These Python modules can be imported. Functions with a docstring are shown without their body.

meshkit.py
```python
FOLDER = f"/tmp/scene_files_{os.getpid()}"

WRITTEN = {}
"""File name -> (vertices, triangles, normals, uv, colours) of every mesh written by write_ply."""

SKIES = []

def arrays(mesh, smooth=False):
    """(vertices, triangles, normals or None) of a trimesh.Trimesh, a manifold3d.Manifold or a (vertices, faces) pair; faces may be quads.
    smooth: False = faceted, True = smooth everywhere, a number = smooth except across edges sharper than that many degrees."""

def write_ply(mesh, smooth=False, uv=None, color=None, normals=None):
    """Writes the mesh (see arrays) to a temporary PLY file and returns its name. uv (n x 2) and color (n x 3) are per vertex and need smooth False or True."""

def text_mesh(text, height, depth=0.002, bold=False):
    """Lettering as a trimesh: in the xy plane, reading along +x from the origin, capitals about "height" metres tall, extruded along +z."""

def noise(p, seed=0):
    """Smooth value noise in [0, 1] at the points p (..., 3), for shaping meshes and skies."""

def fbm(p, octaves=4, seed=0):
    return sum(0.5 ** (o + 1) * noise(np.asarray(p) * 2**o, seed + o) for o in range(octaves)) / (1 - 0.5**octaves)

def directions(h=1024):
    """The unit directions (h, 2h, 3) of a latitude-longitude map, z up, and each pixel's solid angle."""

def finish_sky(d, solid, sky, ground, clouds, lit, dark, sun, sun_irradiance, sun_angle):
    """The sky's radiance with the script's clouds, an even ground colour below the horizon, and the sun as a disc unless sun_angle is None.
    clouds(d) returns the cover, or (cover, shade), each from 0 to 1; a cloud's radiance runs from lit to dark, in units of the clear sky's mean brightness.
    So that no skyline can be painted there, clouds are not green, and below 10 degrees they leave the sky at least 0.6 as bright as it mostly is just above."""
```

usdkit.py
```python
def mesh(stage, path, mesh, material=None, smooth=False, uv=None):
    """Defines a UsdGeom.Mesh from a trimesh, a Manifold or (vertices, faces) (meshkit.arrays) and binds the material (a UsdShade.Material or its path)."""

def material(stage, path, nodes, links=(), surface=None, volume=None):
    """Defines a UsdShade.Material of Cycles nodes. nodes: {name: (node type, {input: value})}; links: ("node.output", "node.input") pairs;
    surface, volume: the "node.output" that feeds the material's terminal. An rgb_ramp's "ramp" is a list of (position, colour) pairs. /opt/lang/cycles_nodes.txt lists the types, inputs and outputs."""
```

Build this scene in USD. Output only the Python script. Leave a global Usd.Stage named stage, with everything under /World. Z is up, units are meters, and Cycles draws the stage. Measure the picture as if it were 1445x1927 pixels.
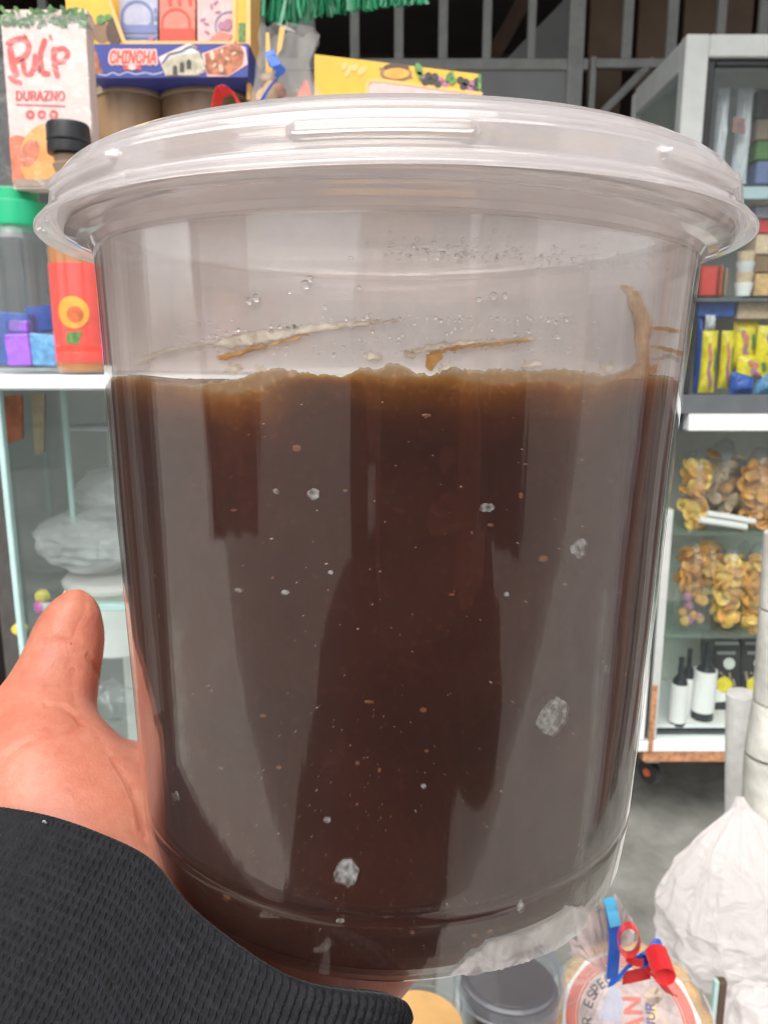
import math, random
import numpy as np
import trimesh
import shapely
from shapely.geometry import Polygon, LineString, Point, box as sbox
from shapely import affinity
from shapely.ops import unary_union
import manifold3d as m3
from manifold3d import Manifold
import usdkit, meshkit
from pxr import Usd, UsdGeom, UsdLux, UsdShade, Gf, Sdf

random.seed(7)
RNG = np.random.default_rng(7)
PI = math.pi
stage = Usd.Stage.CreateInMemory()
UsdGeom.SetStageUpAxis(stage, UsdGeom.Tokens.z)
UsdGeom.SetStageMetersPerUnit(stage, 1.0)
UsdGeom.Xform.Define(stage, '/World')
UsdGeom.Scope.Define(stage, '/World/Looks')

# ------------------------------------------------------------------ camera, sky, light
ZC = 1.40
PITCH = math.radians(11.603)
FPX, CX, CY = 1450.0, 722.5, 963.5
EXPOSURE = 1.08
SKY_STRENGTH = 0.11
SUN_INT = 0.4
cam = UsdGeom.Camera.Define(stage, '/World/camera')
cam.CreateHorizontalApertureAttr(36.0)
cam.CreateVerticalApertureAttr(36.0 * 1024 / 767)
cam.CreateFocalLengthAttr(36.0 * FPX / 1445)
cam.CreateClippingRangeAttr(Gf.Vec2f(0.01, 500))
cam.CreateFStopAttr(64.0)
cam.CreateFocusDistanceAttr(0.125)
cam.CreateExposureAttr(EXPOSURE)
cam.AddTranslateOp().Set(Gf.Vec3d(0, 0, ZC))
cam.AddRotateXOp().Set(90 - math.degrees(PITCH))

SUN_EL, SUN_AZ = math.radians(58), math.radians(200)        # azimuth measured as atan2(x, y)
dome = UsdLux.DomeLight.Define(stage, '/World/sky')
dome.CreateIntensityAttr(1.0)
sky_m = usdkit.material(stage, '/World/Looks/overcast_sky', {
    'sky': ('sky_texture', {'sky_type': 'single_scattering', 'sun_disc': False, 'sun_elevation': SUN_EL, 'sun_rotation': SUN_AZ,
                            'air_density': 1.0, 'aerosol_density': 3.0}),
    'bw': ('rgb_to_bw', {}),
    'tc': ('texture_coordinate', {}),
    'nz': ('noise_texture', {'scale': 2.2, 'detail': 5.0, 'roughness': 0.55}),
    'rm': ('rgb_ramp', {'ramp': [(0.3, (0.72, 0.74, 0.78)), (0.7, (1.25, 1.24, 1.22))]}),
    'gr': ('combine_color', {}),
    'cl': ('mix', {'mix_type': 'multiply', 'fac': 1.0}),
    'mx': ('mix', {'mix_type': 'mix', 'fac': 0.85}),
    'bg': ('background_shader', {'strength': SKY_STRENGTH}),
}, [('sky.color', 'bw.color'), ('bw.val', 'gr.r'), ('bw.val', 'gr.g'), ('bw.val', 'gr.b'), ('tc.generated', 'nz.vector'),
    ('nz.fac', 'rm.fac'), ('gr.color', 'cl.color1'), ('rm.color', 'cl.color2'),
    ('sky.color', 'mx.color1'), ('cl.color', 'mx.color2'), ('mx.color', 'bg.color')], surface='bg.background')
UsdShade.MaterialBindingAPI.Apply(dome.GetPrim()).Bind(sky_m)
dome.GetPrim().SetCustomDataByKey('kind', 'structure')
sun = UsdLux.DistantLight.Define(stage, '/World/sun')
sun.CreateIntensityAttr(SUN_INT)
sun.CreateAngleAttr(70.0)
sun.CreateColorAttr(Gf.Vec3f(1.0, 0.96, 0.9))
sun.GetPrim().CreateAttribute('inputs:normalize', Sdf.ValueTypeNames.Bool).Set(True)
sun.AddRotateXYZOp().Set(Gf.Vec3f(90 - math.degrees(SUN_EL), 0, 180 - math.degrees(SUN_AZ)))

# ------------------------------------------------------------------ helpers
CP, SP = math.cos(PITCH), math.sin(PITCH)
def ray(px, py):
    a, b = (px - CX) / FPX, (CY - py) / FPX
    return np.array([a, CP + b * SP, -SP + b * CP])
def A(px, py, Y):                       # the point of the depth plane y = Y seen at that place
    d = ray(px, py)
    return d * (Y / d[1]) + np.array([0, 0, ZC])
def AZ(px, py, z):                      # the point at height z
    d = ray(px, py)
    return d * ((z - ZC) / d[2]) + np.array([0, 0, ZC])
def AT(px, py, t):                      # the point at that depth along the view
    return ray(px, py) * t + np.array([0, 0, ZC])
def to_px(P):
    P = np.asarray(P, float) - np.array([0, 0, ZC])
    Y = P[..., 1] * CP - P[..., 2] * SP
    Z = P[..., 1] * SP + P[..., 2] * CP
    return CX + FPX * P[..., 0] / Y, CY - FPX * Z / Y, Y

NAMES = set()
def path_for(parent, name):
    base = parent + '/' + name
    p, k = base, 0
    while p in NAMES:
        k += 1
        p = f'{base}_{k:03d}'
    NAMES.add(p)
    return p
def thing(name, label, cat, loc=(0, 0, 0), group=None, kind=None):
    x = UsdGeom.Xform.Define(stage, path_for('/World', name))
    x.AddTranslateOp().Set(Gf.Vec3d(*map(float, loc)))
    return tag(x.GetPrim(), label, cat, group, kind)
def tag(o, label=None, cat=None, group=None, kind=None):
    for k, v in (('label', label), ('category', cat), ('group', group), ('kind', kind)):
        if v:
            o.SetCustomDataByKey(k, v)
    return o
def base_of(prim):
    p = np.zeros(3)
    while prim and str(prim.GetPath()) not in ('/', '/World'):
        a = prim.GetAttribute('xformOp:translate')
        if a and a.HasAuthoredValue():
            p += np.array(a.Get())
        prim = prim.GetParent()
    return p
def obj(name, mesh, m, parent=None, smooth=False, uv=None, label=None, kind=None):
    v, f, *_ = meshkit.arrays(mesh, False)
    where = str(parent.GetPath()) if parent else '/World'
    if parent:
        v = v - base_of(parent)
    tm = trimesh.Trimesh(v, f, process=False)
    o = usdkit.mesh(stage, path_for(where, name), tm, m, smooth=smooth, uv=uv).GetPrim()
    if smooth is False:
        pass
    return tag(o, label, None, None, kind)
def single(name, mesh, m, label, cat, group=None, smooth=False, kind=None, uv=None):
    return tag(obj(name, mesh, m, None, smooth, uv), label, cat, group, kind)
def copy_of(root, name, label, loc, rotz=0.0, group=None, scale=1.0):
    was = root.GetCustomData()
    x = UsdGeom.Xform.Define(stage, path_for('/World', name))
    x.GetPrim().GetReferences().AddInternalReference(root.GetPath())
    x.GetPrim().SetInstanceable(True)
    x.ClearXformOpOrder()
    x.GetPrim().CreateAttribute('xformOp:translate', Sdf.ValueTypeNames.Double3).Set(Gf.Vec3d(*map(float, loc)))
    UsdGeom.Xformable(x).SetXformOpOrder([UsdGeom.XformOp(x.GetPrim().GetAttribute('xformOp:translate')), x.AddRotateZOp(), x.AddScaleOp()])
    x.GetPrim().GetAttribute('xformOp:rotateZ').Set(float(rotz))
    x.GetPrim().GetAttribute('xformOp:scale').Set(Gf.Vec3f(scale, scale, scale))
    return tag(x.GetPrim(), label, was['category'], group or was.get('group'))

cat_ = trimesh.util.concatenate
def bx(x0, x1, y0, y1, z0, z1, c=0.0):
    """A box with chamfered edges."""
    if c <= 0:
        m = trimesh.creation.box([x1 - x0, y1 - y0, z1 - z0])
        m.apply_translation([(x0 + x1) / 2, (y0 + y1) / 2, (z0 + z1) / 2])
        return m
    P = []
    for X, sx in ((x0, 1), (x1, -1)):
        for Y, sy in ((y0, 1), (y1, -1)):
            for Z, sz in ((z0, 1), (z1, -1)):
                P += [(X, Y + sy * c, Z + sz * c), (X + sx * c, Y, Z + sz * c), (X + sx * c, Y + sy * c, Z)]
    return trimesh.convex.convex_hull(np.array(P))
def prism_xz(poly, Y, depth):
    """A polygon of the plane y = Y (x, z) drawn out to y = Y + depth."""
    out = []
    for g in getattr(poly, 'geoms', [poly]):
        if g.is_empty or g.area < 1e-12:
            continue
        m = trimesh.creation.extrude_polygon(g, abs(depth), engine='earcut')
        v = np.array(m.vertices)
        y = Y + (v[:, 2] if depth > 0 else -v[:, 2])
        f = np.array(m.faces)
        if depth > 0:
            f = f[:, ::-1]
        w = np.c_[v[:, 0], y, v[:, 1]]
        # (x, z, y) is left-handed against (x, y, z): turn the faces round
        t = trimesh.Trimesh(w, f, process=False)
        if t.volume < 0:
            t.invert()
        out.append(t)
    return cat_(out)
def pp(pts, Y):
    return Polygon([(A(x, y, Y)[0], A(x, y, Y)[2]) for x, y in pts])
def pxprism(pts, Y, depth, r=0.0):
    g = pts if not isinstance(pts, (list, tuple)) else pp(pts, Y)
    if r:
        g = g.buffer(-r).buffer(r, 6)
    return prism_xz(g, Y, depth)
def pxrect(x0, y0, x1, y1):
    return [(x0, y1), (x1, y1), (x1, y0), (x0, y0)]
def pxshape(g, Y):                       # a shapely shape in photo pixels to the plane y = Y
    def f(c):
        c = np.asarray(c)
        o = np.array([A(x, y, Y)[[0, 2]] for x, y in c[:, :2]])
        return o
    return shapely.transform(g, f)
def stroke(pts, w, Y):
    """A brush stroke in pixels on the plane y = Y."""
    pts = np.array(pts, float)
    if len(pts) > 2:                      # smooth by Catmull-Rom
        q = []
        P = np.vstack([2 * pts[0] - pts[1], pts, 2 * pts[-1] - pts[-2]])
        for i in range(1, len(P) - 2):
            for t in np.linspace(0, 1, 7)[: 7 if i == len(P) - 3 else 6]:
                a, b, c, d = P[i - 1], P[i], P[i + 1], P[i + 2]
                q.append(0.5 * (2 * b + (c - a) * t + (2 * a - 5 * b + 4 * c - d) * t * t + (3 * b - a - 3 * c + d) * t ** 3))
        pts = np.array(q)
    return pxshape(LineString(pts).buffer(w / 2, 6), Y)
def lathe(profile, n=96, jitter=None):
    """Revolves a polyline of (r, z) about z."""
    P = np.asarray(profile, float)
    th = np.linspace(0, 2 * PI, n, endpoint=False)
    R = np.repeat(P[None, :, 0], n, 0)
    Z = np.repeat(P[None, :, 1], n, 0)
    T = np.repeat(th[:, None], len(P), 1)
    if jitter is not None:
        R = R + jitter(T, Z) * (R > 0.004)
    v = np.stack([R * np.cos(T), R * np.sin(T), Z], -1).reshape(-1, 3)
    k = len(P)
    i, j = np.meshgrid(np.arange(n), np.arange(k - 1), indexing='ij')
    a = (i * k + j).ravel(); b = (((i + 1) % n) * k + j).ravel()
    f = np.vstack([np.c_[a, b, b + 1], np.c_[a, b + 1, a + 1]])
    return trimesh.Trimesh(v, f, process=False)
def shell_profile(pts, t):
    """The closed outline of a thin wall of thickness t that follows the polyline (r, z), open at the axis."""
    g = LineString(pts).buffer(t / 2, 5, cap_style='round').intersection(sbox(0, -9, 9, 9))
    c = np.array(g.exterior.coords)
    if not g.exterior.is_ccw:
        c = c[::-1]
    c = c[:-1]
    on = c[:, 0] < 1e-7
    if on.any():
        k = np.where(on & ~np.roll(on, 1))[0]
        s = [i for i in range(len(c)) if on[i] and not on[(i + 1) % len(c)]][0]
        c = np.roll(c, -s, axis=0)
        return c
    return np.vstack([c, c[:1]])
def tube(path, r, n=8, closed=False):
    P = np.asarray(path, float)
    rr = np.broadcast_to(r, len(P))
    T = np.gradient(P, axis=0); T /= np.linalg.norm(T, axis=1, keepdims=True) + 1e-12
    up = np.array([0.013, 0.02, 1.0]) if abs(T[:, 2]).mean() < 0.8 else np.array([1.0, 0.02, 0.013])
    U = np.cross(T, up); U /= np.linalg.norm(U, axis=1, keepdims=True) + 1e-12
    V = np.cross(U, T)
    a = np.linspace(0, 2 * PI, n, endpoint=False)
    v = (P[:, None] + rr[:, None, None] * (U[:, None] * np.cos(a)[None, :, None] + V[:, None] * np.sin(a)[None, :, None])).reshape(-1, 3)
    f = []
    for i in range(len(P) - 1):
        for j in range(n):
            p, q = i * n + j, i * n + (j + 1) % n
            f += [(p, p + n, q + n), (p, q + n, q)]
    v = np.vstack([v, P[0], P[-1]])
    for j in range(n):
        f += [(len(v) - 2, j, (j + 1) % n), (len(v) - 1, (len(P) - 1) * n + (j + 1) % n, (len(P) - 1) * n + j)]
    t = trimesh.Trimesh(v, np.array(f), process=False)
    if t.volume < 0:
        t.invert()
    return t
def ribbon(path, wdir, width, th=0.0004):
    """A flat band along a path; wdir gives the direction of its width at each point."""
    P = np.asarray(path, float); W = np.broadcast_to(np.asarray(wdir, float), P.shape)
    W = W / np.linalg.norm(W, axis=1, keepdims=True)
    T = np.gradient(P, axis=0); N = np.cross(T, W); N /= np.linalg.norm(N, axis=1, keepdims=True) + 1e-12
    w = np.broadcast_to(width, len(P))[:, None] / 2
    q = np.stack([P - W * w - N * th / 2, P + W * w - N * th / 2, P + W * w + N * th / 2, P - W * w + N * th / 2], 1)
    v = q.reshape(-1, 3); f = []
    for i in range(len(P) - 1):
        for j in range(4):
            a, b = i * 4 + j, i * 4 + (j + 1) % 4
            f += [(a, b, b + 4), (a, b + 4, a + 4)]
    n = (len(P) - 1) * 4
    f += [(0, 2, 1), (0, 3, 2), (n, n + 1, n + 2), (n, n + 2, n + 3)]
    return trimesh.Trimesh(v, np.array(f), process=False)
def grid_mesh(V):
    n, m = V.shape[:2]
    i, j = np.meshgrid(np.arange(n - 1), np.arange(m - 1), indexing='ij')
    a = (i * m + j).ravel()
    return trimesh.Trimesh(V.reshape(-1, 3), np.vstack([np.c_[a, a + m, a + m + 1], np.c_[a, a + m + 1, a + 1]]), process=False)
def sph(p, r, n=20):
    return Manifold.sphere(float(r), n).translate([float(x) for x in p])
def chain(pts, rad, n=20):
    out = Manifold()
    s = [sph(p, r, n) for p, r in zip(pts, rad)]
    for a, b in zip(s[:-1], s[1:]):
        out = out + Manifold.batch_hull([a, b])
    return out
def tri(man):
    m = man.to_mesh()
    return trimesh.Trimesh(np.array(m.vert_properties[:, :3]), np.array(m.tri_verts), process=False)
def ellipsoid(c, r, sub=2, noise=0.0, seed=0, rot=None):
    m = trimesh.creation.icosphere(sub)
    v = np.array(m.vertices)
    if noise:
        v = v * (1 + noise * (meshkit.fbm(v * 1.6 + seed * 7.3, 3, seed) - 0.5)[:, None] * 2)
    v = v * np.asarray(r)
    if rot is not None:
        v = v @ rot.T
    return trimesh.Trimesh(v + np.asarray(c), m.faces, process=False)
def rotm(ax, deg):
    return trimesh.transformations.rotation_matrix(math.radians(deg), ax)[:3, :3]

# ------------------------------------------------------------------ materials
def mat(name, color, rough=0.5, var=0.12, scale=30.0, bump=0.0, bscale=None, bdist=0.001, spec=0.5, **kw):
    nodes = {'tc': ('texture_coordinate', {}),
             'nz': ('noise_texture', {'scale': scale, 'detail': 4.0, 'roughness': 0.6}),
             'p': ('principled_bsdf', {'roughness': rough, 'specular_ior_level': spec, **kw})}
    links = [('tc.object', 'nz.vector')]
    c = np.array(color, float)
    nodes['r'] = ('rgb_ramp', {'ramp': [(0.3, tuple(c * (1 - var))), (0.7, tuple(np.minimum(c * (1 + var), 1)))]})
    links += [('nz.fac', 'r.fac'), ('r.color', 'p.base_color')]
    if bump:
        nodes['bn'] = ('noise_texture', {'scale': bscale or scale * 3, 'detail': 3.0})
        nodes['b'] = ('bump', {'strength': bump, 'distance': bdist})
        links += [('tc.object', 'bn.vector'), ('bn.fac', 'b.height'), ('b.normal', 'p.normal')]
    return usdkit.material(stage, '/World/Looks/' + name, nodes, links, surface='p.BSDF')
def pane(name, tint=(0.9, 0.95, 0.93), ior=1.5, rough=0.02, haze=0.0, hcol=(0.8, 0.8, 0.8), bump=0.0, bscale=20.0, bdist=0.003):
    """Thin clear sheet: light goes straight through, with a gloss, and with a little milkiness where haze is set."""
    nodes = {'t': ('transparent_bsdf', {'color': tint}), 'g': ('glossy_bsdf', {'color': (1, 1, 1), 'roughness': rough}),
             'f': ('fresnel', {'IOR': ior}), 'm': ('mix_closure', {}), 'ge': ('geometry', {}), 'iv': ('math', {'math_type': 'subtract', 'value1': 1.0}), 'mu': ('math', {'math_type': 'multiply'})}
    links = [('ge.backfacing', 'iv.value2'), ('f.fac', 'mu.value1'), ('iv.value', 'mu.value2'), ('mu.value', 'm.fac'), ('t.BSDF', 'm.closure1'), ('g.BSDF', 'm.closure2')]
    if bump:
        nodes['tc'] = ('texture_coordinate', {})
        nodes['bn'] = ('noise_texture', {'scale': bscale, 'detail': 3.0, 'distortion': 0.6})
        nodes['b'] = ('bump', {'strength': bump, 'distance': bdist})
        links += [('tc.object', 'bn.vector'), ('bn.fac', 'b.height'), ('b.normal', 'g.normal'), ][:3]
    out = 'm.closure'
    if haze:
        nodes['d'] = ('diffuse_bsdf', {'color': hcol}); nodes['tl'] = ('translucent_bsdf', {'color': hcol})
        nodes['h'] = ('mix_closure', {'fac': 0.5}); nodes['hm'] = ('mix_closure', {'fac': haze})
        links += [('d.BSDF', 'h.closure1'), ('tl.BSDF', 'h.closure2'), ('m.closure', 'hm.closure1'), ('h.closure', 'hm.closure2')]
        out = 'hm.closure'
    return usdkit.material(stage, '/World/Looks/' + name, nodes, links, surface=out)
def plastic_clear(name, color, rough, haze, hcol, ior=1.46, streak=0.0, through=0.0):
    """Moulded clear plastic with real thickness: refraction, and a little milkiness inside."""
    nodes = {'p': ('principled_bsdf', {'base_color': color, 'roughness': rough, 'ior': ior, 'transmission_weight': 1.0}),
             'd': ('diffuse_bsdf', {'color': hcol}), 'tl': ('translucent_bsdf', {'color': hcol}),
             'h': ('mix_closure', {'fac': 0.5}), 'm': ('mix_closure', {'fac': haze})}
    links = [('d.BSDF', 'h.closure1'), ('tl.BSDF', 'h.closure2'), ('p.BSDF', 'm.closure1'), ('h.closure', 'm.closure2')]
    if through:
        nodes['t'] = ('transparent_bsdf', {'color': (0.98, 0.97, 0.96)}); nodes['g'] = ('glossy_bsdf', {'color': (1, 1, 1), 'roughness': rough})
        nodes['f'] = ('fresnel', {'IOR': ior + 0.16}); nodes['ge'] = ('geometry', {}); nodes['iv'] = ('math', {'math_type': 'subtract', 'value1': 1.0}); nodes['mu'] = ('math', {'math_type': 'multiply'}); nodes['tm'] = ('mix_closure', {}); nodes['th'] = ('mix_closure', {'fac': through})
        links = [l for l in links if l != ('p.BSDF', 'm.closure1')] + [('ge.backfacing', 'iv.value2'), ('f.fac', 'mu.value1'), ('iv.value', 'mu.value2'), ('mu.value', 'tm.fac'), ('t.BSDF', 'tm.closure1'), ('g.BSDF', 'tm.closure2'),
                 ('p.BSDF', 'th.closure1'), ('tm.closure', 'th.closure2'), ('th.closure', 'm.closure1')]
    if streak:
        nodes['tc'] = ('texture_coordinate', {})
        nodes['mp'] = ('mapping', {'scale': (1, 1, 0.04) if streak > 0 else (0.12, 0.12, 6.0)})
        nodes['nz'] = ('noise_texture', {'scale': 160.0, 'detail': 3.0})
        nodes['b'] = ('bump', {'strength': abs(streak), 'distance': 0.0006})
        links += [('tc.object', 'mp.vector'), ('mp.vector', 'nz.vector'), ('nz.fac', 'b.height'), ('b.normal', 'p.normal')] + ([('b.normal', 'g.normal')] if through else [])
    return usdkit.material(stage, '/World/Looks/' + name, nodes, links, surface='m.closure')

M = {}
M['cup'] = plastic_clear('clear_cup_plastic', (0.97, 0.95, 0.94), 0.05, 0.004, (0.85, 0.8, 0.78), streak=0.16, through=0.78)
M['lid'] = plastic_clear('milky_lid_plastic', (0.98, 0.95, 0.94), 0.03, 0.15, (0.98, 0.93, 0.92), 1.66, streak=-0.12, through=0.30)
M['rim'] = plastic_clear('milky_rim_plastic', (0.98, 0.95, 0.94), 0.06, 0.16, (0.95, 0.86, 0.84), streak=-0.10)
M['film_bag'] = pane('crinkled_bag_film', (0.95, 0.95, 0.95), 2.1, 0.12, 0.16, (0.88, 0.86, 0.84), 1.0, 55, 0.006)
M['mist'] = usdkit.material(stage, '/World/Looks/condensation_mist', {
    'tc': ('texture_coordinate', {}), 'n': ('noise_texture', {'scale': 45.0, 'detail': 6.0, 'roughness': 0.65}),
    'r': ('rgb_ramp', {'ramp': [(0.30, (0.24, 0.24, 0.24)), (0.70, (0.60, 0.60, 0.60))]}), 'bw': ('rgb_to_bw', {}),
    'd': ('diffuse_bsdf', {'color': (0.93, 0.86, 0.85)}), 'tl': ('translucent_bsdf', {'color': (0.93, 0.86, 0.85)}), 'h': ('mix_closure', {'fac': 0.5}),
    't': ('transparent_bsdf', {'color': (1, 1, 1)}), 'm': ('mix_closure', {})},
    [('tc.object', 'n.vector'), ('n.fac', 'r.fac'), ('r.color', 'bw.color'), ('bw.val', 'm.fac'), ('d.BSDF', 'h.closure1'), ('tl.BSDF', 'h.closure2'),
     ('t.BSDF', 'm.closure1'), ('h.closure', 'm.closure2')], surface='m.closure')
M['drop'] = plastic_clear('water_drop', (1, 1, 1), 0.0, 0.0, (1, 1, 1), 1.33)
M['white_paint'] = mat('white_paint', (0.78, 0.8, 0.8), 0.35, 0.05, 12, 0.1)
M['grey_frame'] = mat('grey_aluminium', (0.5, 0.52, 0.5), 0.4, 0.08, 15, 0.1)
M['grille_grey'] = mat('grille_grey_paint', (0.30, 0.31, 0.29), 0.5, 0.15, 18, 0.2)
M['sheet_grey'] = mat('grey_sheet_metal', (0.24, 0.25, 0.245), 0.45, 0.1, 6, 0.1)
M['black'] = mat('black_plastic', (0.02, 0.02, 0.022), 0.4, 0.2, 40)
M['dark_grey'] = mat('dark_grey_board', (0.10, 0.11, 0.12), 0.5, 0.1, 20)
M['dark_brown'] = mat('dark_brown_wood', (0.10, 0.06, 0.04), 0.6, 0.3, 14, 0.3)
M['brown_board'] = mat('brown_board', (0.17, 0.11, 0.07), 0.6, 0.2, 8, 0.2)
M['rust'] = mat('rusty_steel', (0.42, 0.20, 0.10), 0.7, 0.55, 60, 0.5)
M['concrete'] = mat('concrete_floor', (0.30, 0.30, 0.27), 0.75, 0.45, 5.0, 0.5, 40, 0.002)
M['pavement'] = mat('light_pavement', (0.235, 0.215, 0.195), 0.8, 0.12, 1.5, 0.3, 60)
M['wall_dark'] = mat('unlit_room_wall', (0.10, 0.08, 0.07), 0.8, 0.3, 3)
M['roof'] = mat('roof_sheet', (0.22, 0.21, 0.2), 0.6, 0.1, 4)
M['teal_glass'] = mat('glass_edge', (0.45, 0.62, 0.60), 0.15, 0.1, 20)
M['pane'] = pane('window_glass', (0.94, 0.97, 0.96), 1.5, 0.01)
M['film'] = pane('clear_film', (0.94, 0.94, 0.94), 1.6, 0.08, 0.08, (0.85, 0.85, 0.85), 1.0, 60, 0.004)
M['jar_plastic'] = pane('clear_jar', (0.90, 0.93, 0.93), 1.5, 0.04, 0.05)
M['green'] = mat('green_plastic', (0.02, 0.42, 0.20), 0.3, 0.06, 30)
M['tinsel'] = mat('green_tinsel', (0.015, 0.20, 0.09), 0.35, 0.3, 50)
M['carton'] = mat('pale_carton', (0.68, 0.54, 0.50), 0.5, 0.04, 20)
M['print_red'] = mat('print_red', (0.62, 0.05, 0.04), 0.45, 0.12, 60)
M['print_leaf'] = mat('print_leaf_green', (0.10, 0.22, 0.06), 0.5, 0.5, 200)
M['peach'] = mat('print_peach', (0.78, 0.34, 0.06), 0.45, 0.25, 45)
M['peach_red'] = mat('print_peach_blush', (0.60, 0.14, 0.05), 0.45, 0.4, 60)
M['yellow'] = mat('yellow_card', (0.72, 0.40, 0.04), 0.45, 0.15, 12)
M['yellow_trim'] = mat('pale_orange_trim', (0.75, 0.43, 0.15), 0.45, 0.05, 30)
M['blue_card'] = mat('blue_card', (0.035, 0.05, 0.24), 0.4, 0.1, 20)
M['pack_blue'] = mat('pale_blue_wrapper', (0.40, 0.40, 0.50), 0.4, 0.15, 60, 0.3)
M['pack_blue2'] = mat('slate_blue_print', (0.16, 0.19, 0.36), 0.4, 0.1, 60)
M['pack_red'] = mat('coral_wrapper', (0.66, 0.20, 0.14), 0.4, 0.2, 60, 0.3)
M['pack_red2'] = mat('red_print', (0.66, 0.07, 0.04), 0.4, 0.1, 60)
M['pack_pink'] = mat('pale_pink_wrapper', (0.62, 0.42, 0.40), 0.4, 0.15, 60, 0.3)
M['pack_mauve'] = mat('mauve_print', (0.38, 0.16, 0.24), 0.4, 0.2, 60)
M['outline'] = mat('pale_outline', (0.75, 0.45, 0.42), 0.45, 0.05, 30)
M['stone_print'] = mat('stone_print', (0.42, 0.38, 0.28), 0.45, 0.35, 80)
M['sky_print'] = mat('sky_print', (0.55, 0.55, 0.60), 0.45, 0.08, 30)
M['dark_print'] = mat('dark_print', (0.05, 0.045, 0.04), 0.5, 0.3, 60)
M['stew_print'] = mat('stew_print', (0.36, 0.12, 0.06), 0.45, 0.75, 110)
M['cream_print'] = mat('cream_print', (0.62, 0.46, 0.32), 0.45, 0.2, 90)
M['caramel'] = mat('caramel_brown', (0.26, 0.16, 0.09), 0.3, 0.25, 12)
M['tub_lid_tan'] = mat('tan_tub_lid', (0.33, 0.24, 0.17), 0.35, 0.15, 14)
M['ribbon_red'] = mat('red_ribbon', (0.75, 0.03, 0.035), 0.3, 0.1, 60)
M['ribbon_blue'] = mat('blue_ribbon', (0.02, 0.13, 0.60), 0.3, 0.1, 60)
M['ribbon_sky'] = mat('sky_blue_ribbon', (0.10, 0.50, 0.80), 0.3, 0.1, 60)
M['bottle_red'] = mat('red_sleeve_label', (0.86, 0.07, 0.045), 0.35, 0.12, 25)
M['orange_drink'] = mat('orange_drink', (0.62, 0.20, 0.03), 0.2, 0.15, 20)
M['candy_blue'] = mat('blue_wrapper', (0.03, 0.10, 0.42), 0.3, 0.35, 70, 0.4)
M['candy_purple'] = mat('purple_wrapper', (0.30, 0.13, 0.60), 0.3, 0.2, 70, 0.4)
M['candy_sky'] = mat('light_blue_wrapper', (0.12, 0.30, 0.52), 0.3, 0.4, 90, 0.4)
M['bag_white'] = usdkit.material(stage, '/World/Looks/white_bag_film', {
    'tc': ('texture_coordinate', {}), 'bn': ('noise_texture', {'scale': 24.0, 'detail': 4.0, 'distortion': 2.4}),
    'b': ('bump', {'strength': 0.8, 'distance': 0.008}),
    'p': ('principled_bsdf', {'base_color': (0.90, 0.86, 0.85), 'roughness': 0.28}),
    'tl': ('translucent_bsdf', {'color': (0.90, 0.86, 0.85)}), 'tr': ('transparent_bsdf', {'color': (0.95, 0.93, 0.92)}),
    'm': ('mix_closure', {'fac': 0.5}), 'm2': ('mix_closure', {'fac': 0.08})},
    [('tc.object', 'bn.vector'), ('bn.fac', 'b.height'), ('b.normal', 'p.normal'), ('p.BSDF', 'm.closure1'), ('tl.BSDF', 'm.closure2'),
     ('m.closure', 'm2.closure1'), ('tr.BSDF', 'm2.closure2')], surface='m2.closure')
M['chip'] = mat('golden_chip', (0.80, 0.48, 0.12), 0.4, 0.4, 40)
M['chip_dark'] = mat('amber_chip', (0.62, 0.30, 0.08), 0.4, 0.4, 40)
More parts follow.
